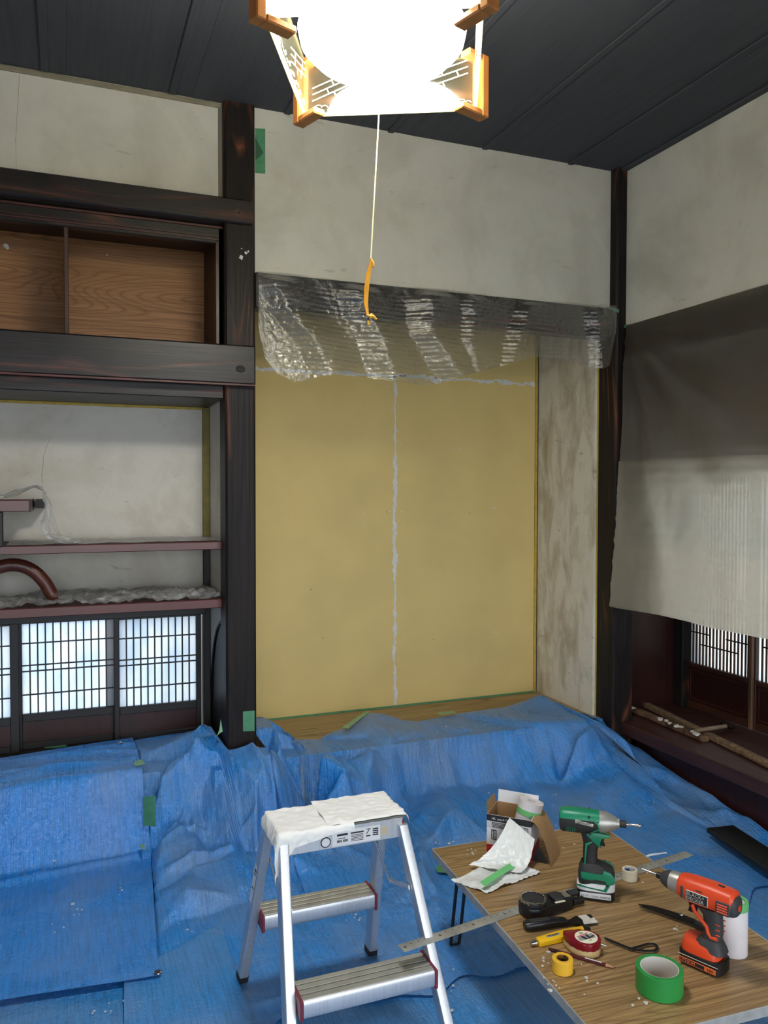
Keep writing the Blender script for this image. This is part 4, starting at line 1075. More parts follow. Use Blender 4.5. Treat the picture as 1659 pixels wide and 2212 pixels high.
for sy in (-1, 1):
    def side(name, poly, y0, y1, m, par=gd):
        a_, b_ = sorted((sy*y0*mm, sy*y1*mm)); return obj(name, G().prism([(p[0]*mm, p[1]*mm) for p in poly], a_, b_, 'y', bev=.0012), m, par, local=True)
    ft = side('foot_panel', [(-38, 68), (-36, 56), (-8, 54), (-2, 60), (26, 58), (30, 48), (22, 32), (-48, 40), (-46, 36), (28, 27), (38, 50), (49, 52), (49, 66), (40, 78), (20, 84), (18, 72), (-38, 74)], 30, 35.6, m_green)
    side('foot_panel', [(-2, 50), (20, 49), (18, 46), (0, 46)], 33, 35.4, m_dgreen)
    side('grip_stripe', [(-31, 70), (-27, 70), (-23, 142), (-8, 150), (-10, 154), (-27, 146)], 14, 20.6, m_green)
    side('guard_panel', [(-28, 172), (0, 178), (36, 174), (36, 168), (14, 164), (9, 150), (14, 138), (4, 142), (-8, 154), (-14, 162)], 12, 22, m_green)
    side('side_panel', [(-22, 175), (12, 190), (6, 207), (-6, 213), (-6, 209), (2, 205), (8, 192), (-14, 179)], 25, 30.5, m_green)
    vt = G()
    for i in range(5): vt.box((-76+i*5)*mm, (-73.5+i*5)*mm, min(sy*.028, sy*.0300), max(sy*.028, sy*.0300), .178, .190)
    obj('vent', vt, m_dgreen, gd, local=True)
    st = side('sticker', [(-54, 212), (-6, 203), (-8, 196), (-54, 202)], 28, 30.6, m_silver)
    pt = G()
    for i in range(3): pt.box(-.050, -.012, min(sy*.0304, sy*.0309), max(sy*.0304, sy*.0309), .2015+i*.003, .2026+i*.003, 0, T(0, 0, 0))
    obj('print', pt, m_ink, gd, local=True)
    for x_, z_ in ((-18, 221), (-15, 176), (30, 46), (-40, 50)): obj('screw', G().cyl((x_*mm, sy*(.0285 if z_ > 100 else .034), z_*mm), (x_*mm, sy*(.0308 if z_ > 100 else .0362), z_*mm), .0032), m_ink, gd, local=True)
def gs(x, z, hz, hy, e=2.6, tilt=0): return ((x*mm, 0, z*mm), (0, hy*mm, 0), (tilt*mm, 0, hz*mm), e)
obj('grip', G().loft([((-.014, 0, .088), (.019, 0, 0), (0, .017, 0), 2.6), ((-.015, 0, .115), (.019, 0, .002), (0, .016, 0), 2.6), ((-.012, 0, .145), (.021, 0, .004), (0, .0165, 0), 2.6), ((-.013, 0, .175), (.028, 0, .004), (0, .019, 0), 2.6)], 28), m_tblack, gd, local=True)
obj('motor_housing', G().loft([gs(-96, 199, 22, 20), gs(-93, 199, 28, 26), gs(-85, 199, 31, 28.5), gs(-40, 199, 31, 28.5), gs(8, 201, 27, 28)], 32), m_tblack, gd, local=True)
# upper green shell hugs the housing
sh_ = []
for x_, hz_, hy_ in ((-96.5, 22, 20), (-93, 28.6, 26.6), (-85, 31.8, 29.2), (-40, 31.8, 29.2), (8.5, 29.5, 28.8)):
    ring = [(x_*mm, hy_*mm*math.copysign(abs(math.cos(t))**(2/2.6), math.cos(t)), (199.5+hz_*abs(math.sin(t))**(2/2.6))*mm) for t in [PI*(.08+.84*i/20) for i in range(21)]]
    sh_.append(ring)
obj('top_shell', G().grid(np.array(sh_)), m_green, gd, local=True)
cone = G()
def cx_(prof, m_, name, zc=199, seg=32, par=gd, tilt=Matrix.Identity(4)):
    mx = tilt @ T(0, 0, zc*mm) @ Ry(R(90)); return obj(name, G().lathe([(r*mm, x*mm) for x, r in prof], seg, mx), m_, par, local=True)
cx_([(6, 0), (6, 28.5), (22, 28), (34, 24.5), (46, 19), (51, 17.5), (51, 14), (60, 13), (60, 0)], m_cast, 'gear_case', 201)
cx_([(60, 0), (60, 6), (62, 9.5), (77, 9.5), (78, 7), (78, 0)], m_tblack, 'chuck', 201)
cx_([(78, 0), (78, 3.5), (104, 3.2), (107, 4.6), (112, 4.0), (116, 1.5), (116, 0)], m_bright, 'bit', 201)
obj('trigger', G().loft([((.014, 0, .166), (.010, 0, 0), (0, .008, 0), 3), ((.012, 0, .150), (.008, 0, 0), (0, .008, 0), 3), ((.014, 0, .138), (.010, 0, 0), (0, .007, 0), 3)], 18), m_pblack, gd, local=True)

# ---------------------------------------------------------------- orange drill driver
od = thing('drill_driver', 'orange and charcoal cordless drill standing on its battery at the right', 'power tool', (1.3525, 1.4155, WT), R(112.5))
def osec(xc, z, hx, hy, e=4): return rr_sec(xc, z, hx, hy, e)
ob = obj('battery', G().loft([osec(0, 0, 48, 31), osec(0, 3, 51, 34.5), osec(0, 28, 51, 34.5), osec(0, 31, 48, 32)], 32), m_pblack, od, local=True)
lb = obj('battery_label', B(-.042, .044, .0340, .0352, .006, .018, .0004), m_orangel, ob, local=True)
obj('silver_line', B(-.046, .046, .0338, .0350, .0225, .0245, .0004), m_silver, ob, local=True)
ob2 = obj('label_field', B(-.016, .042, .0348, .0355, .0075, .0165, .0003), m_ink, ob, local=True)
tl = lambda x, z: T(x, .03565, z) @ Rz(PI) @ Rx(R(90))
text('LITHIUM', .0095, m_orangel, ob2, tl(.041, .0088), sx=1.0); text('18V', .010, m_ink, lb, T(-.021, .0353, .0085) @ Rz(PI) @ Rx(R(90)))
obj('foot', G().loft([osec(2, 31, 44, 31), osec(2, 44, 44, 30), osec(6, 54, 38, 27), osec(12, 60, 30, 23)], 32), m_orange, od, local=True)
obj('collar', G().loft([((-.016, 0, .047), (.034, 0, .004), (0, .028, 0), 4), ((-.017, 0, .058), (.030, 0, .004), (0, .025, 0), 3.5), ((-.018, 0, .070), (.022, 0, 0), (0, .019, 0), 3)], 28), m_tgrey, od, local=True)
obj('grip', G().loft([((-.018, 0, .068), (.021, 0, .002), (0, .018, 0), 2.6), ((-.022, 0, .092), (.020, 0, .003), (0, .0175, 0), 2.6), ((-.019, 0, .120), (.021, 0, .003), (0, .018, 0), 2.6), ((-.010, 0, .140), (.030, 0, 0), (0, .021, 0), 2.8)], 28), m_tgrey, od, local=True)
for sy in (-1, 1):
    P = [(.022, .138), (.016, .124), (.002, .112), (-.012, .100), (-.016, .086), (-.022, .078), (-.036, .079)]
    obj('grip_stripe', G().tube([(x, sy*(.0172 if i < 5 else .016), z) for i, (x, z) in enumerate(P)], .0042, 8, up=(0, 1, 0)), m_orange, od, local=True)
    g = G()
    for i in range(3): g.box(-.042, -.026, min(sy*.013, sy*.0165), max(sy*.013, sy*.0165), .086+i*.012, .0885+i*.012, .001)
    obj('grip_rib', g, m_orange, od, local=True)
    pl_ = obj('name_plate', B(-.020, .032, min(sy*.0285, sy*.0305), max(sy*.0285, sy*.0305), .150, .174, .0008), m_silver, od, local=True)
    p2_ = obj('plate_field', B(-.0185, .0305, min(sy*.0300, sy*.0309), max(sy*.0300, sy*.0309), .1515, .1725, .0003), m_ink, pl_, local=True)
    mxx = (lambda z: T(.0295, .0310, z) @ Rz(PI) @ Rx(R(90))) if sy > 0 else (lambda z: T(-.0175, -.0310, z) @ Rx(R(90)))
    text('BLACK+', .0115, m_silver, p2_, mxx(.1635)); text('DECKER', .0110, m_silver, p2_, mxx(.1535))
    g = G()
    for i in range(4): g.box(-.064, -.040, min(sy*.026, sy*.0318), max(sy*.026, sy*.0318), .149+i*.0055, .1525+i*.0055, .001)
    obj('vent_rib', g, m_orange, od, local=True)
    obj('vent_frame', B(-.068, -.036, min(sy*.026, sy*.0302), max(sy*.026, sy*.0302), .145, .174, .002), m_tgrey, od, local=True)
    obj('side_grip', B(.038, .045, min(sy*.026, sy*.0300), max(sy*.026, sy*.0300), .150, .178, .002), m_tgrey, od, local=True)
    obj('slot', B(-.006, .008, min(sy*.026, sy*.0302), max(sy*.026, sy*.0302), .1785, .1805, .0004), m_ink, od, local=True)
def os_(x, z, hz, hy, e=2.8): return ((x*mm, 0, z*mm), (0, hy*mm, 0), (0, 0, hz*mm), e)
obj('housing', G().loft([os_(-72, 166, 22, 22), os_(-66, 167, 27, 28), os_(-20, 168, 29, 29.5), os_(30, 167, 29, 29.5), os_(50, 168, 26, 27), os_(56, 168, 24, 25)], 32), m_orange, od, local=True)
obj('rear_cap', G().loft([os_(-78, 160, 14, 16), os_(-76, 161, 19, 21), os_(-71, 162, 23, 25), os_(-60, 163, 25.2, 28.6)], 32), m_tgrey, od, local=True)
obj('rear_button', G().cyl((-.0775, 0, .160), (-.0795, 0, .160), .007), m_orange, od, local=True)
cx_([(56, 0), (56, 23.5), (60, 24), (80, 22.5), (80, 0)], m_cast, 'torque_ring', 168, 28, od)
cx_([(80, 0), (80, 22.5), (92, 19), (103, 13), (104, 8), (104, 0)], m_tgrey, 'nose', 168, 28, od)
cx_([(104, 0), (104, 7.5), (116, 7.5), (117, 5), (117, 0)], m_pblack, 'chuck', 168, 20, od)
cx_([(117, 0), (117, 2.8), (150, 2.8), (152, 3.6), (158, 3.2), (160, 0)], m_bright, 'bit', 168, 12, od)
obj('trigger', G().loft([((.030, 0, .142), (.010, 0, 0), (0, .008, 0), 3), ((.026, 0, .126), (.009, 0, 0), (0, .008, 0), 3), ((.028, 0, .114), (.010, 0, 0), (0, .007, 0), 3)], 18), m_pblack, od, local=True)
g = G(); g.box(-.045, -.030, -.004, .004, .1945, .1965, .0006); g.box(-.062, -.040, -.003, .003, .1925, .1938, .0006)
obj('slot', g, m_ink, od, local=True)

# ---------------------------------------------------------------- ruler
ra, rb_ = onZ(866, 2048, TB+.003), onZ(1488, 1842, TB+.003)
an = math.atan2(rb_.y-ra.y, rb_.x-ra.x); Lr = (rb_-ra).length
ru = thing('steel_ruler', 'long steel ruler lying across the table and past both edges', 'ruler', (ra.x, ra.y, WT), an)
obj('blade', B(0, Lr, -.0165, .0165, .0, .0012, .0003), m_steel, ru, local=True)
g = G()
for i in range(1, 205):
    x_ = .012+i*.005
    if x_ > Lr-.01: break
    g.box(x_-.0003, x_+.0003, .0165-(.006 if i % 2 == 0 else .0035), .0160, .0011, .00135)
    if i % 20 == 0: g.box(x_-.003, x_+.003, -.002, .002, .0011, .00135)
    if i % 4 == 0: g.box(x_-.0012, x_+.0012, .004, .0075, .0011, .00135)
obj('graduation', g, m_ink, ru, local=True, smooth=0)
obj('hang_hole', G().lathe([(0, .0010), (.003, .0010), (.003, .00135), (0, .00135)], 14, T(.012, 0, 0)), m_ink, ru, local=True)

# ---------------------------------------------------------------- rolls of tape
def roll(name, label, px, py, r, ri, h, m, mcore, core=None, frame=None, group='tape rolls on the table'):
    b = onZ(px, py, TB)
    o = thing(name, label, 'tape roll', (b.x, b.y, WT), 0, group)
    obj('tape', G().lathe([(ri+.0015, 0), (r-.0008, 0), (r, .001), (r, h-.001), (r-.0008, h), (ri+.0015, h)], 48), m, o, local=True)
    obj('core', G().lathe([(ri, .0005), (ri+.0015, .0005), (ri+.0015, h-.0005), (ri, h-.0005)], 40), mcore, o, local=True)
    return o
roll('tape_roll', 'big green tape roll with a white core at the front of the table', 1424, 2138, .050, .039, .050, m_gtape, m_wcore)
cr_ = roll('tape_roll', 'small cream tape roll with a blue print inside, right of the green driver', 1360, 1900, .0205, .0155, .030, m_cream, m_wcore)
f = G(); f.grid(np.array([[(.0150*math.cos(t), .0150*math.sin(t), z) for z in (.010, .024)] for t in np.linspace(R(55), R(125), 9)])); obj('core_print', f, m_blue, cr_, local=True)
roll('tape_roll', 'small yellow tape roll beside the pencil', 1215, 2098, .0235, .0125, .030, m_yel, m_core)
# roll of masking film standing behind the orange drill
b = onZ(1590, 2070, TB)
mr = thing('masking_film_roll', 'white masking film roll with a green band, standing behind the orange drill', 'film roll', (b.x+.012, b.y+.020, WT))
obj('roll', G().lathe([(.010, 0), (.030, 0), (.031, .002), (.0305, .105), (.029, .108), (.010, .108)], 40), m_roll, mr, local=True)
obj('tape_band', G().lathe([(.024, .1085), (.0315, .1085), (.032, .110), (.032, .124), (.031, .126), (.024, .126)], 40), m_gband, mr, local=True)
obj('core', G().lathe([(.0, .1085), (.0235, .1085), (.0235, .122), (0, .122)], 32), m_wcore, mr, local=True)

# ---------------------------------------------------------------- chalk line reel
a, b = onZ(1135, 1965, TB+.015), onZ(1250, 1940, TB+.015)
ink = thing('chalk_line_reel', 'black chalk line reel with a chrome ring, nearest the steel ruler', 'chalk line', (a.x, a.y+.004, WT), math.atan2(b.y-a.y, b.x-a.x))
Li = (b-a).length
body = [(-.040, -.012), (-.030, -.032), (-.004, -.041), (.022, -.036), (.045, -.030), (.080, -.030), (.110, -.026), (.126, -.012), (.126, .012), (.112, .024), (.080, .028), (.045, .028), (.020, .038), (-.006, .041), (-.030, .032), (-.040, .012)]
obj('case', G().prism([(p[0]*.92+.026, p[1]*.92) for p in body], 0, .026, 'z', bev=.004), m_pblack, ink, local=True)
obj('wheel_guard', G().lathe([(0, .0255), (.036, .0255), (.036, .030), (.031, .036), (.029, .0365), (0, .0365)], 36, T(.024, 0, 0)), m_pblack, ink, local=True)
g = G().lathe([(.0285, .0350), (.0325, .0350), (.0325, .0390), (.0285, .0400)], 36, T(.024, 0, 0))
for i in range(18):
    t = 2*PI*i/18; g.box(-.002, .002, -.0022, .0022, .033, .0398, .0006, T(.024+.0325*math.cos(t), .0325*math.sin(t), 0) @ Rz(t))
obj('chrome_ring', g, m_bright, ink, local=True)
obj('dial', G().lathe([(0, .0366), (.028, .0366), (.027, .0385), (.006, .0372), (0, .038)], 36, T(.024, 0, 0)), m_tblack, ink, local=True)
obj('ink_cover', G().prism([(.078, -.020), (.105, -.022), (.112, .0), (.105, .018), (.078, .018)], .0262, .034, 'z', bev=.002), m_tblack, ink, local=True)
obj('white_slot', B(.076, .106, -.0265, -.0205, .0262, .0285, .0006), m_cream, ink, local=True)
obj('window', B(.112, .132, -.012, .012, .0262, .0300, .001), m_bright, ink, local=True)
obj('cap', G().cyl((.138, .014, .020), (.168, .016, .020), .009), m_tblack, ink, local=True)
obj('nozzle', G().loft([((.138, -.008, .012), (0, .010, 0), (0, 0, .010), 3), ((.160, -.010, .012), (0, .008, 0), (0, 0, .008), 3), ((.170, -.010, .012), (0, .008, 0), (0, 0, .009), 3)], 16), m_pblack, ink, local=True)
# ---------------------------------------------------------------- scraper
a, b = onZ(1133, 2001, TB+.01), onZ(1284, 1990, TB)
scp = thing('scraper', 'black handled scraper with a blade smeared with white filler', 'scraper', (a.x, a.y, WT), math.atan2(b.y-a.y, b.x-a.x)); Ls = (b-a).length
obj('handle', G().loft([((0, 0, .011), (0, .011, 0), (0, 0, .008), 3), ((.008, 0, .011), (0, .0155, 0), (0, 0, .011), 3), ((.06, 0, .011), (0, .0145, 0), (0, 0, .011), 3), ((.085, 0, .011), (0, .012, 0), (0, 0, .010), 3), ((.108, 0, .009), (0, .012, 0), (0, 0, .008), 3), ((.114, 0, .008), (0, .009, 0), (0, 0, .005), 3)], 20), m_pblack, scp, local=True)
obj('grip_inset', B(.014, .066, -.007, .007, .0205, .0225, .001), m_tblack, scp, local=True)
bl = [(.110, -.009), (.128, -.011), (.145, -.021), (Ls, -.021), (Ls, .021), (.145, .021), (.128, .011), (.110, .009)]
bd = obj('blade', G().prism(bl, .0050, .0062, 'z'), m_iron, scp, local=True)
obj('filler_smear', G().prism([(.150, -.0195), (.162, -.020), (Ls-.001, -.0205), (Ls-.001, .004), (Ls-.010, .0), (Ls-.014, .020), (.152, .018), (.156, .0)], .0062, .0078, 'z'), m_chalk, scp, local=True)
# ---------------------------------------------------------------- cutter
a, b = onZ(1150, 2036, TB+.01), onZ(1268, 2006, TB+.01)
cu_ = thing('utility_knife', 'yellow utility knife lying partly under the red tape measure', 'knife', (a.x, a.y, WT), math.atan2(b.y-a.y, b.x-a.x)); Lc = (b-a).length
obj('body', G().prism([(.012, -.011), (.022, -.013), (.085, -.014), (.12, -.010), (Lc-.012, -.007), (Lc-.006, .010), (.11, .012), (.085, .013), (.016, .011)], 0, .014, 'z', bev=.0025), m_yelp, cu_, local=True)
obj('end_cap', G().prism([(Lc-.010, -.008), (Lc+.006, -.007), (Lc+.006, .008), (Lc-.008, .010)], .001, .0135, 'z', bev=.001), m_pblack, cu_, local=True)
obj('lock_knob', G().cyl((.010, 0, .007), (-.004, 0, .007), .007, .005), m_bright, cu_, local=True)
lb = obj('label', B(.040, .078, -.004, .004, .0138, .0146, .0002), m_silver, cu_, local=True)
g = G(); g.box(.042, .076, .0005, .003, .0145, .0149); g.box(.046, .070, -.003, -.0012, .0145, .0149); obj('print', g, m_ink, lb, local=True)
# ---------------------------------------------------------------- tape measure
c = onZ(1266, 2046, TB+.010)
tm = thing('tape_measure', 'deep red and beige tape measure with a black wrist strap', 'tape measure', (c.x, c.y, WT), math.atan2(-.10, .10)+R(8))
drop = [(.034*math.cos(t), .034*math.sin(t)) for t in np.linspace(R(-132), R(118), 26)]+[(-.030, .029), (-.050, .021), (-.055, .016), (-.052, .006), (-.036, -.018)]
tilt = Matrix.Identity(4)
obj('lower_shell', G().prism([(x*.98, y*.98) for x, y in drop], .0, .016, 'z', bev=.003), m_beige, tm, local=True)
obj('upper_shell', G().prism(drop, .0162, .033, 'z', bev=.006), m_redp, tm, local=True)
lb = obj('label_disc', G().lathe([(0, .0332), (.0265, .0332), (.0265, .0340), (0, .0340)], 40), m_creaml, tm, local=True)
LR = Rz(R(37+8)*0-R(-37))        # label reads along the photo's horizontal
def lab(name, poly, m_, z=.0341):
    pts = [(x, y) for x, y in poly]
    return obj(name, G().prism(pts, z, z+.0004, 'z', LR @ Matrix.Identity(4)), m_, lb, local=True, smooth=0)
lab('grey_field', [(-.022, -.010), (.020, -.010), (.0235, .001), (.020, .008), (-.018, .006), (-.0235, -.003)], m_grey)
lab('pink_stripe', [(-.020, .005), (.012, .011), (.014, .0145), (-.021, .0085)], m_pink, .0344)
lab('mark', [(-.013, .004), (-.006, .005), (-.001, -.009), (-.008, -.010)], m_ink, .0345)
lab('mark', [(.002, .007), (.0075, .008), (.0065, -.004), (.020, -.0005), (.019, -.005), (.001, -.0095)], m_ink, .0345)
text('5.5', .008, m_ink, lb, LR @ T(-.007, .0150, .0342)); text('5.5m', .0035, m_ink, lb, LR @ T(-.002, -.0165, .0342))
obj('clasp', G().cyl((.033, .004, .020), (.046, .006, .016), .002), m_bright, tm, local=True)
pz = .004
SP = [onZ(x, y, TB+.006) for x, y in ((1306, 2026), (1330, 2036), (1360, 2048), (1385, 2053), (1410, 2054), (1420, 2047), (1415, 2040), (1400, 2039), (1382, 2044), (1360, 2050))]
def crom(pts, k=6):
    out = []
    for i in range(len(pts)-1):
        p0, p1, p2, p3 = pts[max(i-1, 0)], pts[i], pts[i+1], pts[min(i+2, len(pts)-1)]
        for j in range(k):
            t = j/k; out.append(.5*((2*p1)+(p2-p0)*t+(2*p0-5*p1+4*p2-p3)*t*t+(3*p1-p0-3*p2+p3)*t**3))
    return out+[pts[-1]]
SP = crom(SP)
obj('wrist_strap', G().tube(SP, [.0022]+[.0034]*(len(SP)-1), 8, .6), m_pblack, tm)
# ---------------------------------------------------------------- pencil
a, b = onZ(1185, 2050, TB+.004), onZ(1330, 2091, TB+.004)
pe = thing('pencil', 'dark maroon pencil between the tape measure and the yellow roll', 'pencil', (a.x, a.y, WT), math.atan2(b.y-a.y, b.x-a.x)); Lp = (b-a).length
def hexs(x0, x1, r0, r1, z=.0036): return G().loft([((x0, 0, z), (0, r0, 0), (0, 0, r0), 2), ((x1, 0, z), (0, r1, 0), (0, 0, r1), 2)], 6)
obj('shaft', hexs(0, Lp-.022, .0036, .0036), m_pencil, pe, local=True, smooth=0)
obj('band', hexs(.012, .020, .00375, .00375, .0037), m_ink, pe, local=True, smooth=0)
obj('lettering', B(Lp*.55, Lp*.80, -.0016, .0016, .0066, .0072), m_label, pe, local=True)
obj('sharpened_tip', hexs(Lp-.022, Lp-.004, .0036, .0010), m_pwood, pe, local=True)
obj('lead', hexs(Lp-.004, Lp, .0010, .0002), m_ink, pe, local=True)
# ---------------------------------------------------------------- snips
P1 = [onZ(x, y, TB+.010) for x, y in ((1380, 1955), (1410, 1962), (1445, 1973), (1478, 1984), (1500, 1992), (1520, 2004), (1538, 2018))]
sn = thing('snips', 'old dark iron snips lying behind the orange drill', 'snips', (P1[3].x, P1[3].y, WT))
dz = Vector((0, 0, .004)); up_ = Vector((.002, .004, 0))
obj('blade', G().tube([p+up_ for p in P1[:5]], [.002, .006, .008, .009, .008], 10, .6), m_iron, sn)
obj('blade', G().tube([p-up_*1.2 for p in P1[:5]], [.0016, .005, .007, .008, .008], 10, .6), m_iron, sn)
obj('handle', G().tube([p+up_ for p in P1[4:]], [.008, .009, .008], 10, .7), m_pblack, sn)
obj('handle', G().tube([p-up_*2.0 for p in P1[4:]], [.008, .009, .008], 10, .7), m_pblack, sn)
obj('rivet', G().lathe([(0, 0), (.005, 0), (.004, .0025), (0, .0035)], 16, T(onZ(1472, 1976, TB+.016))), m_bright, sn)

# ---------------------------------------------------------------- carton
fr_c = onZ(1147, 1862, TB); ang_b = R(-45)
bx_ = thing('carton', 'opened cardboard box with black, white and red print at the back of the table', 'box', (fr_c.x, fr_c.y, WT), ang_b)
BW, BD, BH = .134, .110, .120      # local: x from -BW..0 along the front, y 0..BD to the back
t_ = .0022
def panel(name, x0, x1, y0, y1, z0_, z1_, m_, par=bx_): return obj(name, B(x0, x1, y0, y1, z0_, z1_), m_, par, local=True)
fp = panel('front_panel', -BW, 0, 0, t_, 0, BH, m_label)
sp_ = panel('side_panel', -t_, 0, t_, BD, 0, BH, m_label)
panel('side_panel', -BW, -BW+t_, t_, BD, 0, BH, m_card); panel('back_panel', -BW+t_, -t_, BD-t_, BD, 0, BH, m_card); panel('bottom_panel', -BW+t_, -t_, t_, BD-t_, 0, t_, m_card)
F_ = -.0005
def fbar(x0, x1, z0_, z1_, m_, n_='print', d=0): return obj(n_, B(x0, x1, F_-d, .0001, z0_, z1_), m_, fp, local=True)
fbar(-BW, 0, BH-.019, BH, m_ink); fbar(-BW, 0, BH-.040, BH-.019, mat('pale grey print', rgb(196, 196, 198), .6)); 
m_rprint = mat('red print', rgb(196, 30, 40), .5)
fbar(-BW, 0, 0, .030, m_rprint)
obj('print', B(-.0001, .0005, 0, BD, BH-.019, BH), m_ink, sp_, local=True); obj('print', B(-.0001, .0005, 0, BD, 0, .030), m_rprint, sp_, local=True); obj('print', B(-.0001, .0005, .0, BD, BH-.040, BH-.019), bpy.data.materials['pale grey print'], sp_, local=True)
fbar(-.120, -.104, .046, .076, m_ink, d=.0002)
ft_ = lambda x, z: T(x, F_-.0004, z) @ Rx(R(90))
text('HK', .009, m_label, fp, ft_(-.119, BH-.0135)); text('maxメガキット', .0085, m_label, fp, ft_(-.102, BH-.0135))
g = G(); q = random.Random(2)
for r_ in range(4):
    x_ = -.118
    while x_ < -.066: w_ = q.uniform(.0014, .0036); g.box(x_, x_+w_, F_-.0003, F_+.0002, BH-.0245-r_*.0042, BH-.0215-r_*.0042); x_ += w_+.0009
obj('print', g, m_ink, fp, local=True, smooth=0)
g = G()
for cxx in (-.1155, -.1085):
    for i in range(6): g.box(cxx-.0018, cxx+.0018, F_-.0006, F_, .0485+i*.0043, .0515+i*.0043)
obj('print', g, m_label, fp, local=True, smooth=0)
fbar(-.022, -.009, BH-.037, BH-.024, m_ink, d=.0002); fbar(-.050, -.038, BH-.037, BH-.024, m_ink, d=.0002)
g = G(); g.prism([(-.035, BH-.025), (-.025, BH-.025), (-.029, BH-.030), (-.029, BH-.037), (-.031, BH-.037), (-.031, BH-.030)], F_-.0003, F_, 'y'); obj('print', g, m_ink, fp, local=True)
g = G()
for i in range(2): g.box(-.0205, -.0105, F_-.0006, F_, BH-.0345+i*.005, BH-.0320+i*.005)
obj('print', g, m_label, fp, local=True)
# flaps
g = G(); nn = 8
def curved(p0, p1, d, up_h, bend):
    p0, p1, d = Vector(p0), Vector(p1), Vector(d); rows = []
    for i in range(nn+1):
        t = i/nn; o_ = d*(math.sin(t*bend)/max(bend, 1e-3))*up_h + Vector((0, 0, 1))*up_h*((math.cos(t*bend)-1)/max(bend, 1e-3))
        rows.append([tuple(p0+o_), tuple(p1+o_)])
    return np.array(rows)
lf = [[(-BW, t_+.0+0*i, BH) for i in (0, 1)]]
obj('flap', G().grid(np.array([[(-BW-.003*math.sin(i/6*1.2), .004, BH+.034*i/6), (-BW-.003*math.sin(i/6*1.2), BD-.01-.012*(i/6)**2, BH+.034*i/6)] for i in range(7)])), m_card, bx_, local=True)
obj('flap', G().grid(np.array([[(-BW+.004, BD+.006*(i/6), BH+.036*i/6), (-.004, BD+.006*(i/6), BH+.034*i/6)] for i in range(7)])), m_label, bx_, local=True)
# right flap folded out and hanging down in a curve
rows = []
for i in range(15):
    t = i/14; xo = .062*t**.8; zo = BH+.004*math.sin(t*3.0)-(t**1.5)*BH
    rows.append([(xo, -.004-.010*t, max(zo, .001)), (xo+.006*t, BD*.98-.012*t, max(zo, .001))])
obj('flap', G().grid(np.array(rows)), m_card, bx_, local=True, smooth=180)
obj('print', G().prism([(.004, .002), (.050, .002), (.020, .050)], .004, .0055, 'y'), m_ink, bx_, local=True)
fr2 = thing('masking_film_roll', 'white film roll with a green tape edge sticking up out of the cardboard box', 'film roll', tuple(WM[bx_.name] @ Vector((-.048, .058, .004))), ang_b)
mxr = Ry(R(12)) @ Rx(R(-8))
obj('roll', G().lathe([(.012, .0165), (.034, .0165), (.036, .10), (.037, .150), (.012, .150)], 36, mxr @ T(0, 0, .0)), m_roll, fr2, local=True)
obj('tape_band', G().lathe([(.0300, .110), (.0375, .110), (.0375, .126), (.0300, .126)], 36, mxr), m_gband, fr2, local=True)
# ---------------------------------------------------------------- white film offcut with green tape, on the table and leaning on the box
nu, nv = 60, 40
def lerp(a, b, t): return a+(b-a)*t
pA, pB, pC, pD = [onZ(x, y, TB+.002) for x, y in ((974, 1903), (1052, 1930), (1168, 1886), (1085, 1858))]
pg_ = np.zeros((40, 30, 3))
for i in range(40):
    for j in range(30):
        s_, t = i/39, j/29
        p = lerp(lerp(pA, pB, t), lerp(pD, pC, t), s_)
        pg_[i, j] = (p.x, p.y, TB+.0022+.010*max(0, float(pn(np.array(s_*4.+.3), np.array(t*3.+.2), 4)))+.006*abs(float(pn(np.array(s_*11), np.array(t*9), 7))))
off = obj('film_offcut', G().grid(pg_), mat('white film offcut', rgb(228, 230, 228), .35, var=.05, bump=.5, bscale=30), None, 'crumpled white film offcut with green tape on the table, leaning on the box', 'plastic sheet', smooth=180)
# leaning flap: from the table up to above the box's front
qA, qB = onZ(1012, 1868, TB+.012), onZ(1122, 1885, TB+.012)
WB = WM[bx_.name]
tC = WB @ Vector((-.062, -.010, BH+.004)); tD = WB @ Vector((.012, -.008, .072))
tC0 = onY(1105, 1776, tC.y); 
pf = np.zeros((44, 30, 3))
for i in range(44):
    for j in range(30):
        s_, t = i/43, j/29
        lo, hi = lerp(qA, qB, t), lerp(tC, tD, t)
        p = lerp(lo, hi, s_)
        bow = -.018*math.sin(s_*PI)
        cr2 = .006*float(pn(np.array(s_*7+t*2), np.array(t*6), 14))+.004*abs(float(pn(np.array(s_*15), np.array(t*13), 17)))
        pf[i, j] = (p.x-.3*cr2, p.y+bow*.5-cr2, max(p.z+bow, TB+.004))
obj('leaning_flap', G().grid(pf), off.data.materials[0], off, smooth=180)
gt = [onZ(x, y, TB+.016) for x, y in ((1042, 1914), (1062, 1900), (1090, 1882), (1112, 1870), (1128, 1864))]
rows = []
for i, p in enumerate(gt):
    d = (gt[min(i+1, 4)]-gt[max(i-1, 0)]).normalized(); nrm = Vector((-d.y, d.x, 0))*.0085
    rows.append([tuple(p-nrm+Vector((0, 0, .001))), tuple(p+nrm+Vector((0, 0, .008)))])
obj('tape_strip', G().grid(np.array(rows)), m_gband, off, smooth=180)

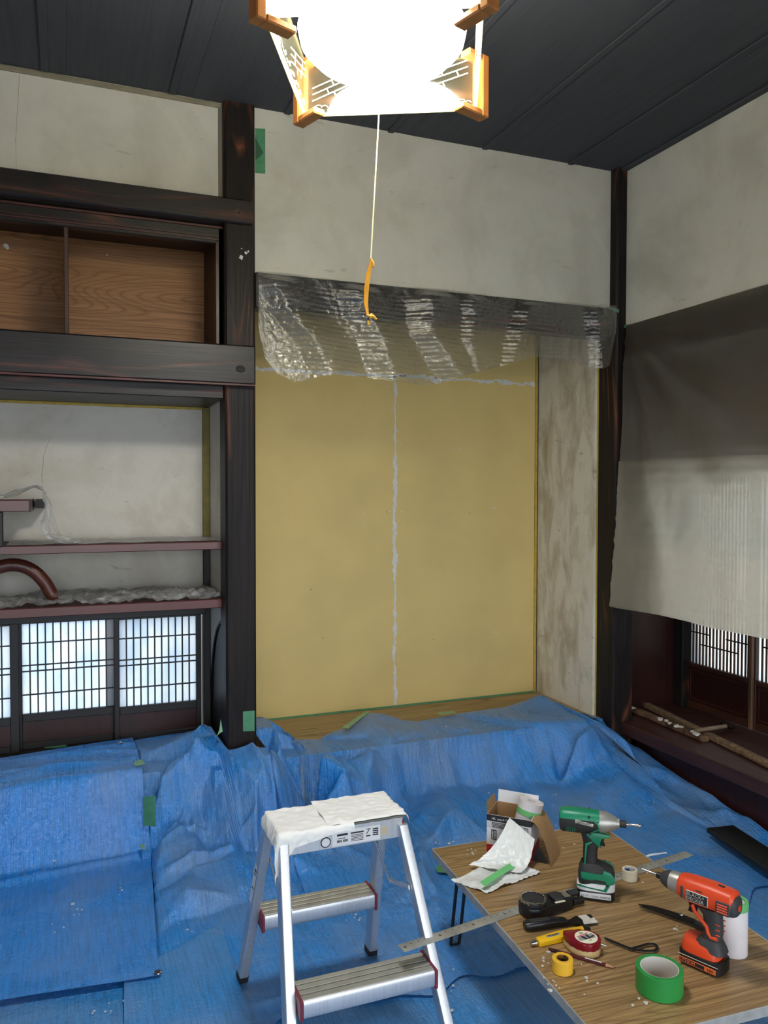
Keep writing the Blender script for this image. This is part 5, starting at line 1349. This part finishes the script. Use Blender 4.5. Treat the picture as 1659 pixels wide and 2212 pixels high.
# ================================================================== THINGS ON THE WINDOW SEAT
SZ = .2622
def stick(name, label, pa, pb, w_, h, m_, seed, z=SZ):
    a, b = onZ(*pa, z+h*.5), onZ(*pb, z+h*.5)
    d = b-a; L = d.length
    o = thing(name, label, 'wood stick', (a.x, a.y, z), math.atan2(d.y, d.x)+PI/2*0)
    q = random.Random(seed); secs = []
    for i in range(12):
        t = i/11; secs.append(((L*t, 0, h*.5+.0008), (0, w_/2*q.uniform(.86, 1.08), 0), (0, 0, h/2*q.uniform(.88, 1.0)), 5))
    obj('stick', G().loft(secs, 12), m_, o, local=True, smooth=50)
    return o, L
s1_, L1 = stick('wooden_stick', 'rotten stick with crumbled white plaster on the window seat edge', (1366, 1532), (1524, 1597), .042, .026, m_rot, 3)
g = G(); q = random.Random(8)
for i in range(26):
    t = q.choice([q.uniform(.40, .62), q.uniform(.66, .72), q.uniform(.84, .99), q.uniform(0, .06)])
    x_ = L1*t; y_ = -.014+q.uniform(-.007, .009); g.prism(blob(x_, y_, q.uniform(.005, .012), 7, i), .022, .029+q.uniform(0, .004), 'z')
obj('plaster_crust', g, m_chalk, s1_, local=True, smooth=0)
stick('wooden_stick', 'long weathered stick lying along the window seat under the hammer', (1392, 1521), (1735, 1688), .040, .026, m_oldwood, 5)
hz = SZ+.030
ha, hb = onZ(1508, 1578, hz+.008), onZ(1572, 1568, hz+.008)
hm = thing('hammer', 'small hammer with a worn handle resting across the stick on the window seat', 'hammer', (ha.x, ha.y, hz), math.atan2(hb.y-ha.y, hb.x-ha.x))
Lh = (hb-ha).length
obj('handle', G().loft([((-.010, 0, .010), (0, .010, 0), (0, 0, .008), 2.5), ((Lh*.5, 0, .008), (0, .011, 0), (0, 0, .009), 2.5), ((Lh*1.05, 0, .008), (0, .009, 0), (0, 0, .008), 2.5)], 14), m_handle, hm, local=True)
obj('head', G().loft([((Lh, -.034, .006), (.011, 0, 0), (0, 0, .006), 4), ((Lh, -.012, .008), (.012, 0, 0), (0, 0, .011), 4), ((Lh, .016, .008), (.012, 0, 0), (0, 0, .011), 4), ((Lh, .034, .008), (.012, 0, 0), (0, 0, .012), 4)], 16), m_iron, hm, local=True)

# ================================================================== SMALL THINGS ON THE FLOOR
# black board lying on the tarp at the right
a, b = onZ(1555, 1782, .075), onZ(1668, 1862, .062)
d = b-a
bb = thing('black_board', 'long black board lying on the tarp at the right edge', 'board', (a.x, a.y, .052), math.atan2(d.y, d.x))
obj('board', B(0, 1.0, -.060, .060, 0, .018, .002, mx=Ry(R(.8))), m_blackb, bb, local=True)
# white stick
a, b, c = onZ(1388, 1852, .05), onZ(1408, 1846, .055), onZ(1440, 1842, .055)
obj('white_cord', G().tube([a, b, c], [.003, .004, .002], 8), m_label, None, 'short white plastic offcut on the tarp behind the table', 'offcut')
# masking tape pieces
def tape(label, corners, m_=m_tape, cr_=.002, seed=1, off=(0, 0, 0)):
    a, b, c, d = [Vector(p) for p in corners]
    nrm = (b-a).cross(d-a).normalized()
    P_ = np.zeros((14, 8, 3))
    for i in range(14):
        for j in range(8):
            p = lerp(lerp(a, b, i/13), lerp(d, c, i/13), j/7)+nrm*abs(float(pn(np.array(i*.6+seed), np.array(j*.7), seed)))*cr_+Vector(off)
            P_[i, j] = tuple(p)
    return obj('masking_tape', G().grid(P_), m_, None, label, 'tape', 'green masking tape scraps', smooth=180)
e = .0012
k1 = tape('green tape square on the upper plaster beside the main post, with a dark stain', [onY(x, y, 3.231-e) for x, y in ((551, 277), (573, 278), (573, 375), (551, 374))], m_tape, 0, 1)
g = G(); c = onY(557, 322, 3.2296); g.prism([(c.x+x, c.z+z) for x, z in ((-.012, .045), (-.004, .035), (.010, .010), (.022, -.012), (.008, -.030), (-.010, -.045))], 3.2290, 3.2297, 'y')
obj('stain', g, mat('dark stain', rgb(48, 92, 68), .6), k1)
tape('green tape rectangle on the front of the main post near its foot', [onY(x, y, YF-e) for x, y in ((525, 1537), (550, 1535), (550, 1579), (525, 1580))], m_tape, .001, 2)
tape('shiny green tape strip joining the left tarp to the crumpled tarp', [onZ(x, y, z) for x, y, z in ((307, 1722, .25), (335, 1720, .25), (334, 1786, .12), (308, 1784, .12))], m_tape, .004, 3, (0, -.03, .012))
tape('pale crumpled tape scrap at the top right corner of the left tarp', [onZ(x, y, .318) for x, y in ((283, 1641), (306, 1640), (314, 1648), (292, 1656))], m_tapel, .010, 4)
tape('flat green tape strip on the dark sill under the left window', [onZ(x, y, .2895) for x, y in ((102, 1607), (147, 1606), (141, 1614), (94, 1617))], m_tape, 0, 5)
tape('small green tape corner sticking out behind the left tarp', [onZ(x, y, .300) for x, y in ((233, 1611), (243, 1603), (247, 1609), (246, 1612))], m_tape, .001, 6)
tape('pale green tape band on the tarp edge in front of the ochre wall', [onZ(x, y, .292) for x, y in ((738, 1576), (790, 1540), (801, 1540), (752, 1578))], m_tapel, .002, 7, (0, 0, .01))
tape('green tape patch on the tarp edge right of the white seam', [onZ(x, y, .285) for x, y in ((943, 1543), (978, 1539), (986, 1543), (950, 1548))], m_tapel, .002, 8, (0, 0, .008))
tape('green tape scrap at the top right end of the plastic over the alcove', [onY(x, y, 3.172) for x, y in ((1308, 662), (1338, 668), (1337, 676), (1318, 668))], m_tape, .004, 9)
tape('green tape scrap on the wall corner beside the window plastic', [onX(x, y, 2.494) for x, y in ((1342, 704), (1356, 700), (1354, 707), (1342, 710))], m_tape, .003, 10)
tape('pale curled tape hanging from the left side of the post foot', [onY(x, y, 3.20) for x, y in ((477, 1553), (481, 1580), (466, 1592), (473, 1582))], m_tapel, .006, 11)
tape('flat green tape strip on the floor tarp under the table', [onZ(x, y, .02) for x, y in ((930, 1868), (965, 1862), (985, 1893), (945, 1890))], m_tape, .002, 12, (0, 0, .01))
tape('pale tape bit at the loose top of the tape joining strip', [onZ(x, y, .06) for x, y in ((300, 1836), (312, 1834), (313, 1848), (308, 1846))], m_tapel, .003, 13, (0, 0, .02))

# crumbs of plaster and filler
def crumbs(name, label, pts, zf, seed, rmin=.0015, rmax=.004):
    q = random.Random(seed); g = G()
    for (px, py, n_, sx_, sy_, z) in pts:
        for i in range(n_):
            c = onZ(px+q.gauss(0, sx_), py+q.gauss(0, sy_), z); zz_ = zf(c.x, c.y)
            r_ = q.uniform(rmin, rmax)*(1.6 if i == 0 else 1); g.prism(blob(c.x, c.y, r_, 5, q.random()), zz_+.0002, zz_+.0008+r_*.4, 'z')
    return obj(name, g, m_chalk, None, label, 'crumbs', kind='stuff', smooth=0)
crumbs('plaster_crumbs', 'white plaster crumbs scattered on the table top', [(1022, 1843, 10, 9, 4, TB), (960, 1824, 4, 10, 2, TB), (1175, 2075, 8, 6, 8, TB), (1185, 2128, 8, 12, 14, TB), (1290, 2130, 6, 30, 20, TB), (1460, 2005, 4, 8, 6, TB), (1382, 1897, 3, 20, 14, TB), (1235, 1830, 3, 20, 6, TB), (1380, 2168, 3, 6, 5, TB)], lambda x, y: TB+.0006, 3)
crumbs('plaster_crumbs', 'white plaster flecks scattered on the loose left tarp', [(166, 1966, 6, 8, 16, .04), (262, 1916, 3, 6, 5, .04), (110, 1841, 10, 10, 4, .07), (130, 1998, 4, 10, 8, .03), (60, 1870, 6, 30, 12, .06)], t2z, 5)
crumbs('plaster_crumbs', 'white plaster flecks scattered on the floor tarp around the stepladder', [(408, 2008, 14, 12, 6, .01), (490, 1978, 10, 16, 6, .01), (452, 2110, 6, 8, 10, .01), (628, 2036, 3, 4, 8, .01), (450, 2145, 8, 22, 22, .01), (960, 2140, 8, 18, 30, .01), (760, 1976, 8, 14, 5, .02), (240, 2170, 8, 20, 20, .01), (918, 2040, 4, 6, 6, .01)], lambda x, y: .0125, 7)
crumbs('plaster_crumbs', 'white plaster flecks on the crumpled tarp by the alcove', [(1198, 1647, 2, 3, 2, .2), (690, 1587, 3, 6, 4, .27), (1210, 1750, 3, 6, 3, .1), (1400, 1710, 3, 12, 4, .1), (980, 1585, 4, 40, 10, .25), (1100, 1700, 6, 80, 30, .1), (500, 1808, 4, 6, 10, .05)], lambda x, y: tarp_z(x, y), 9)
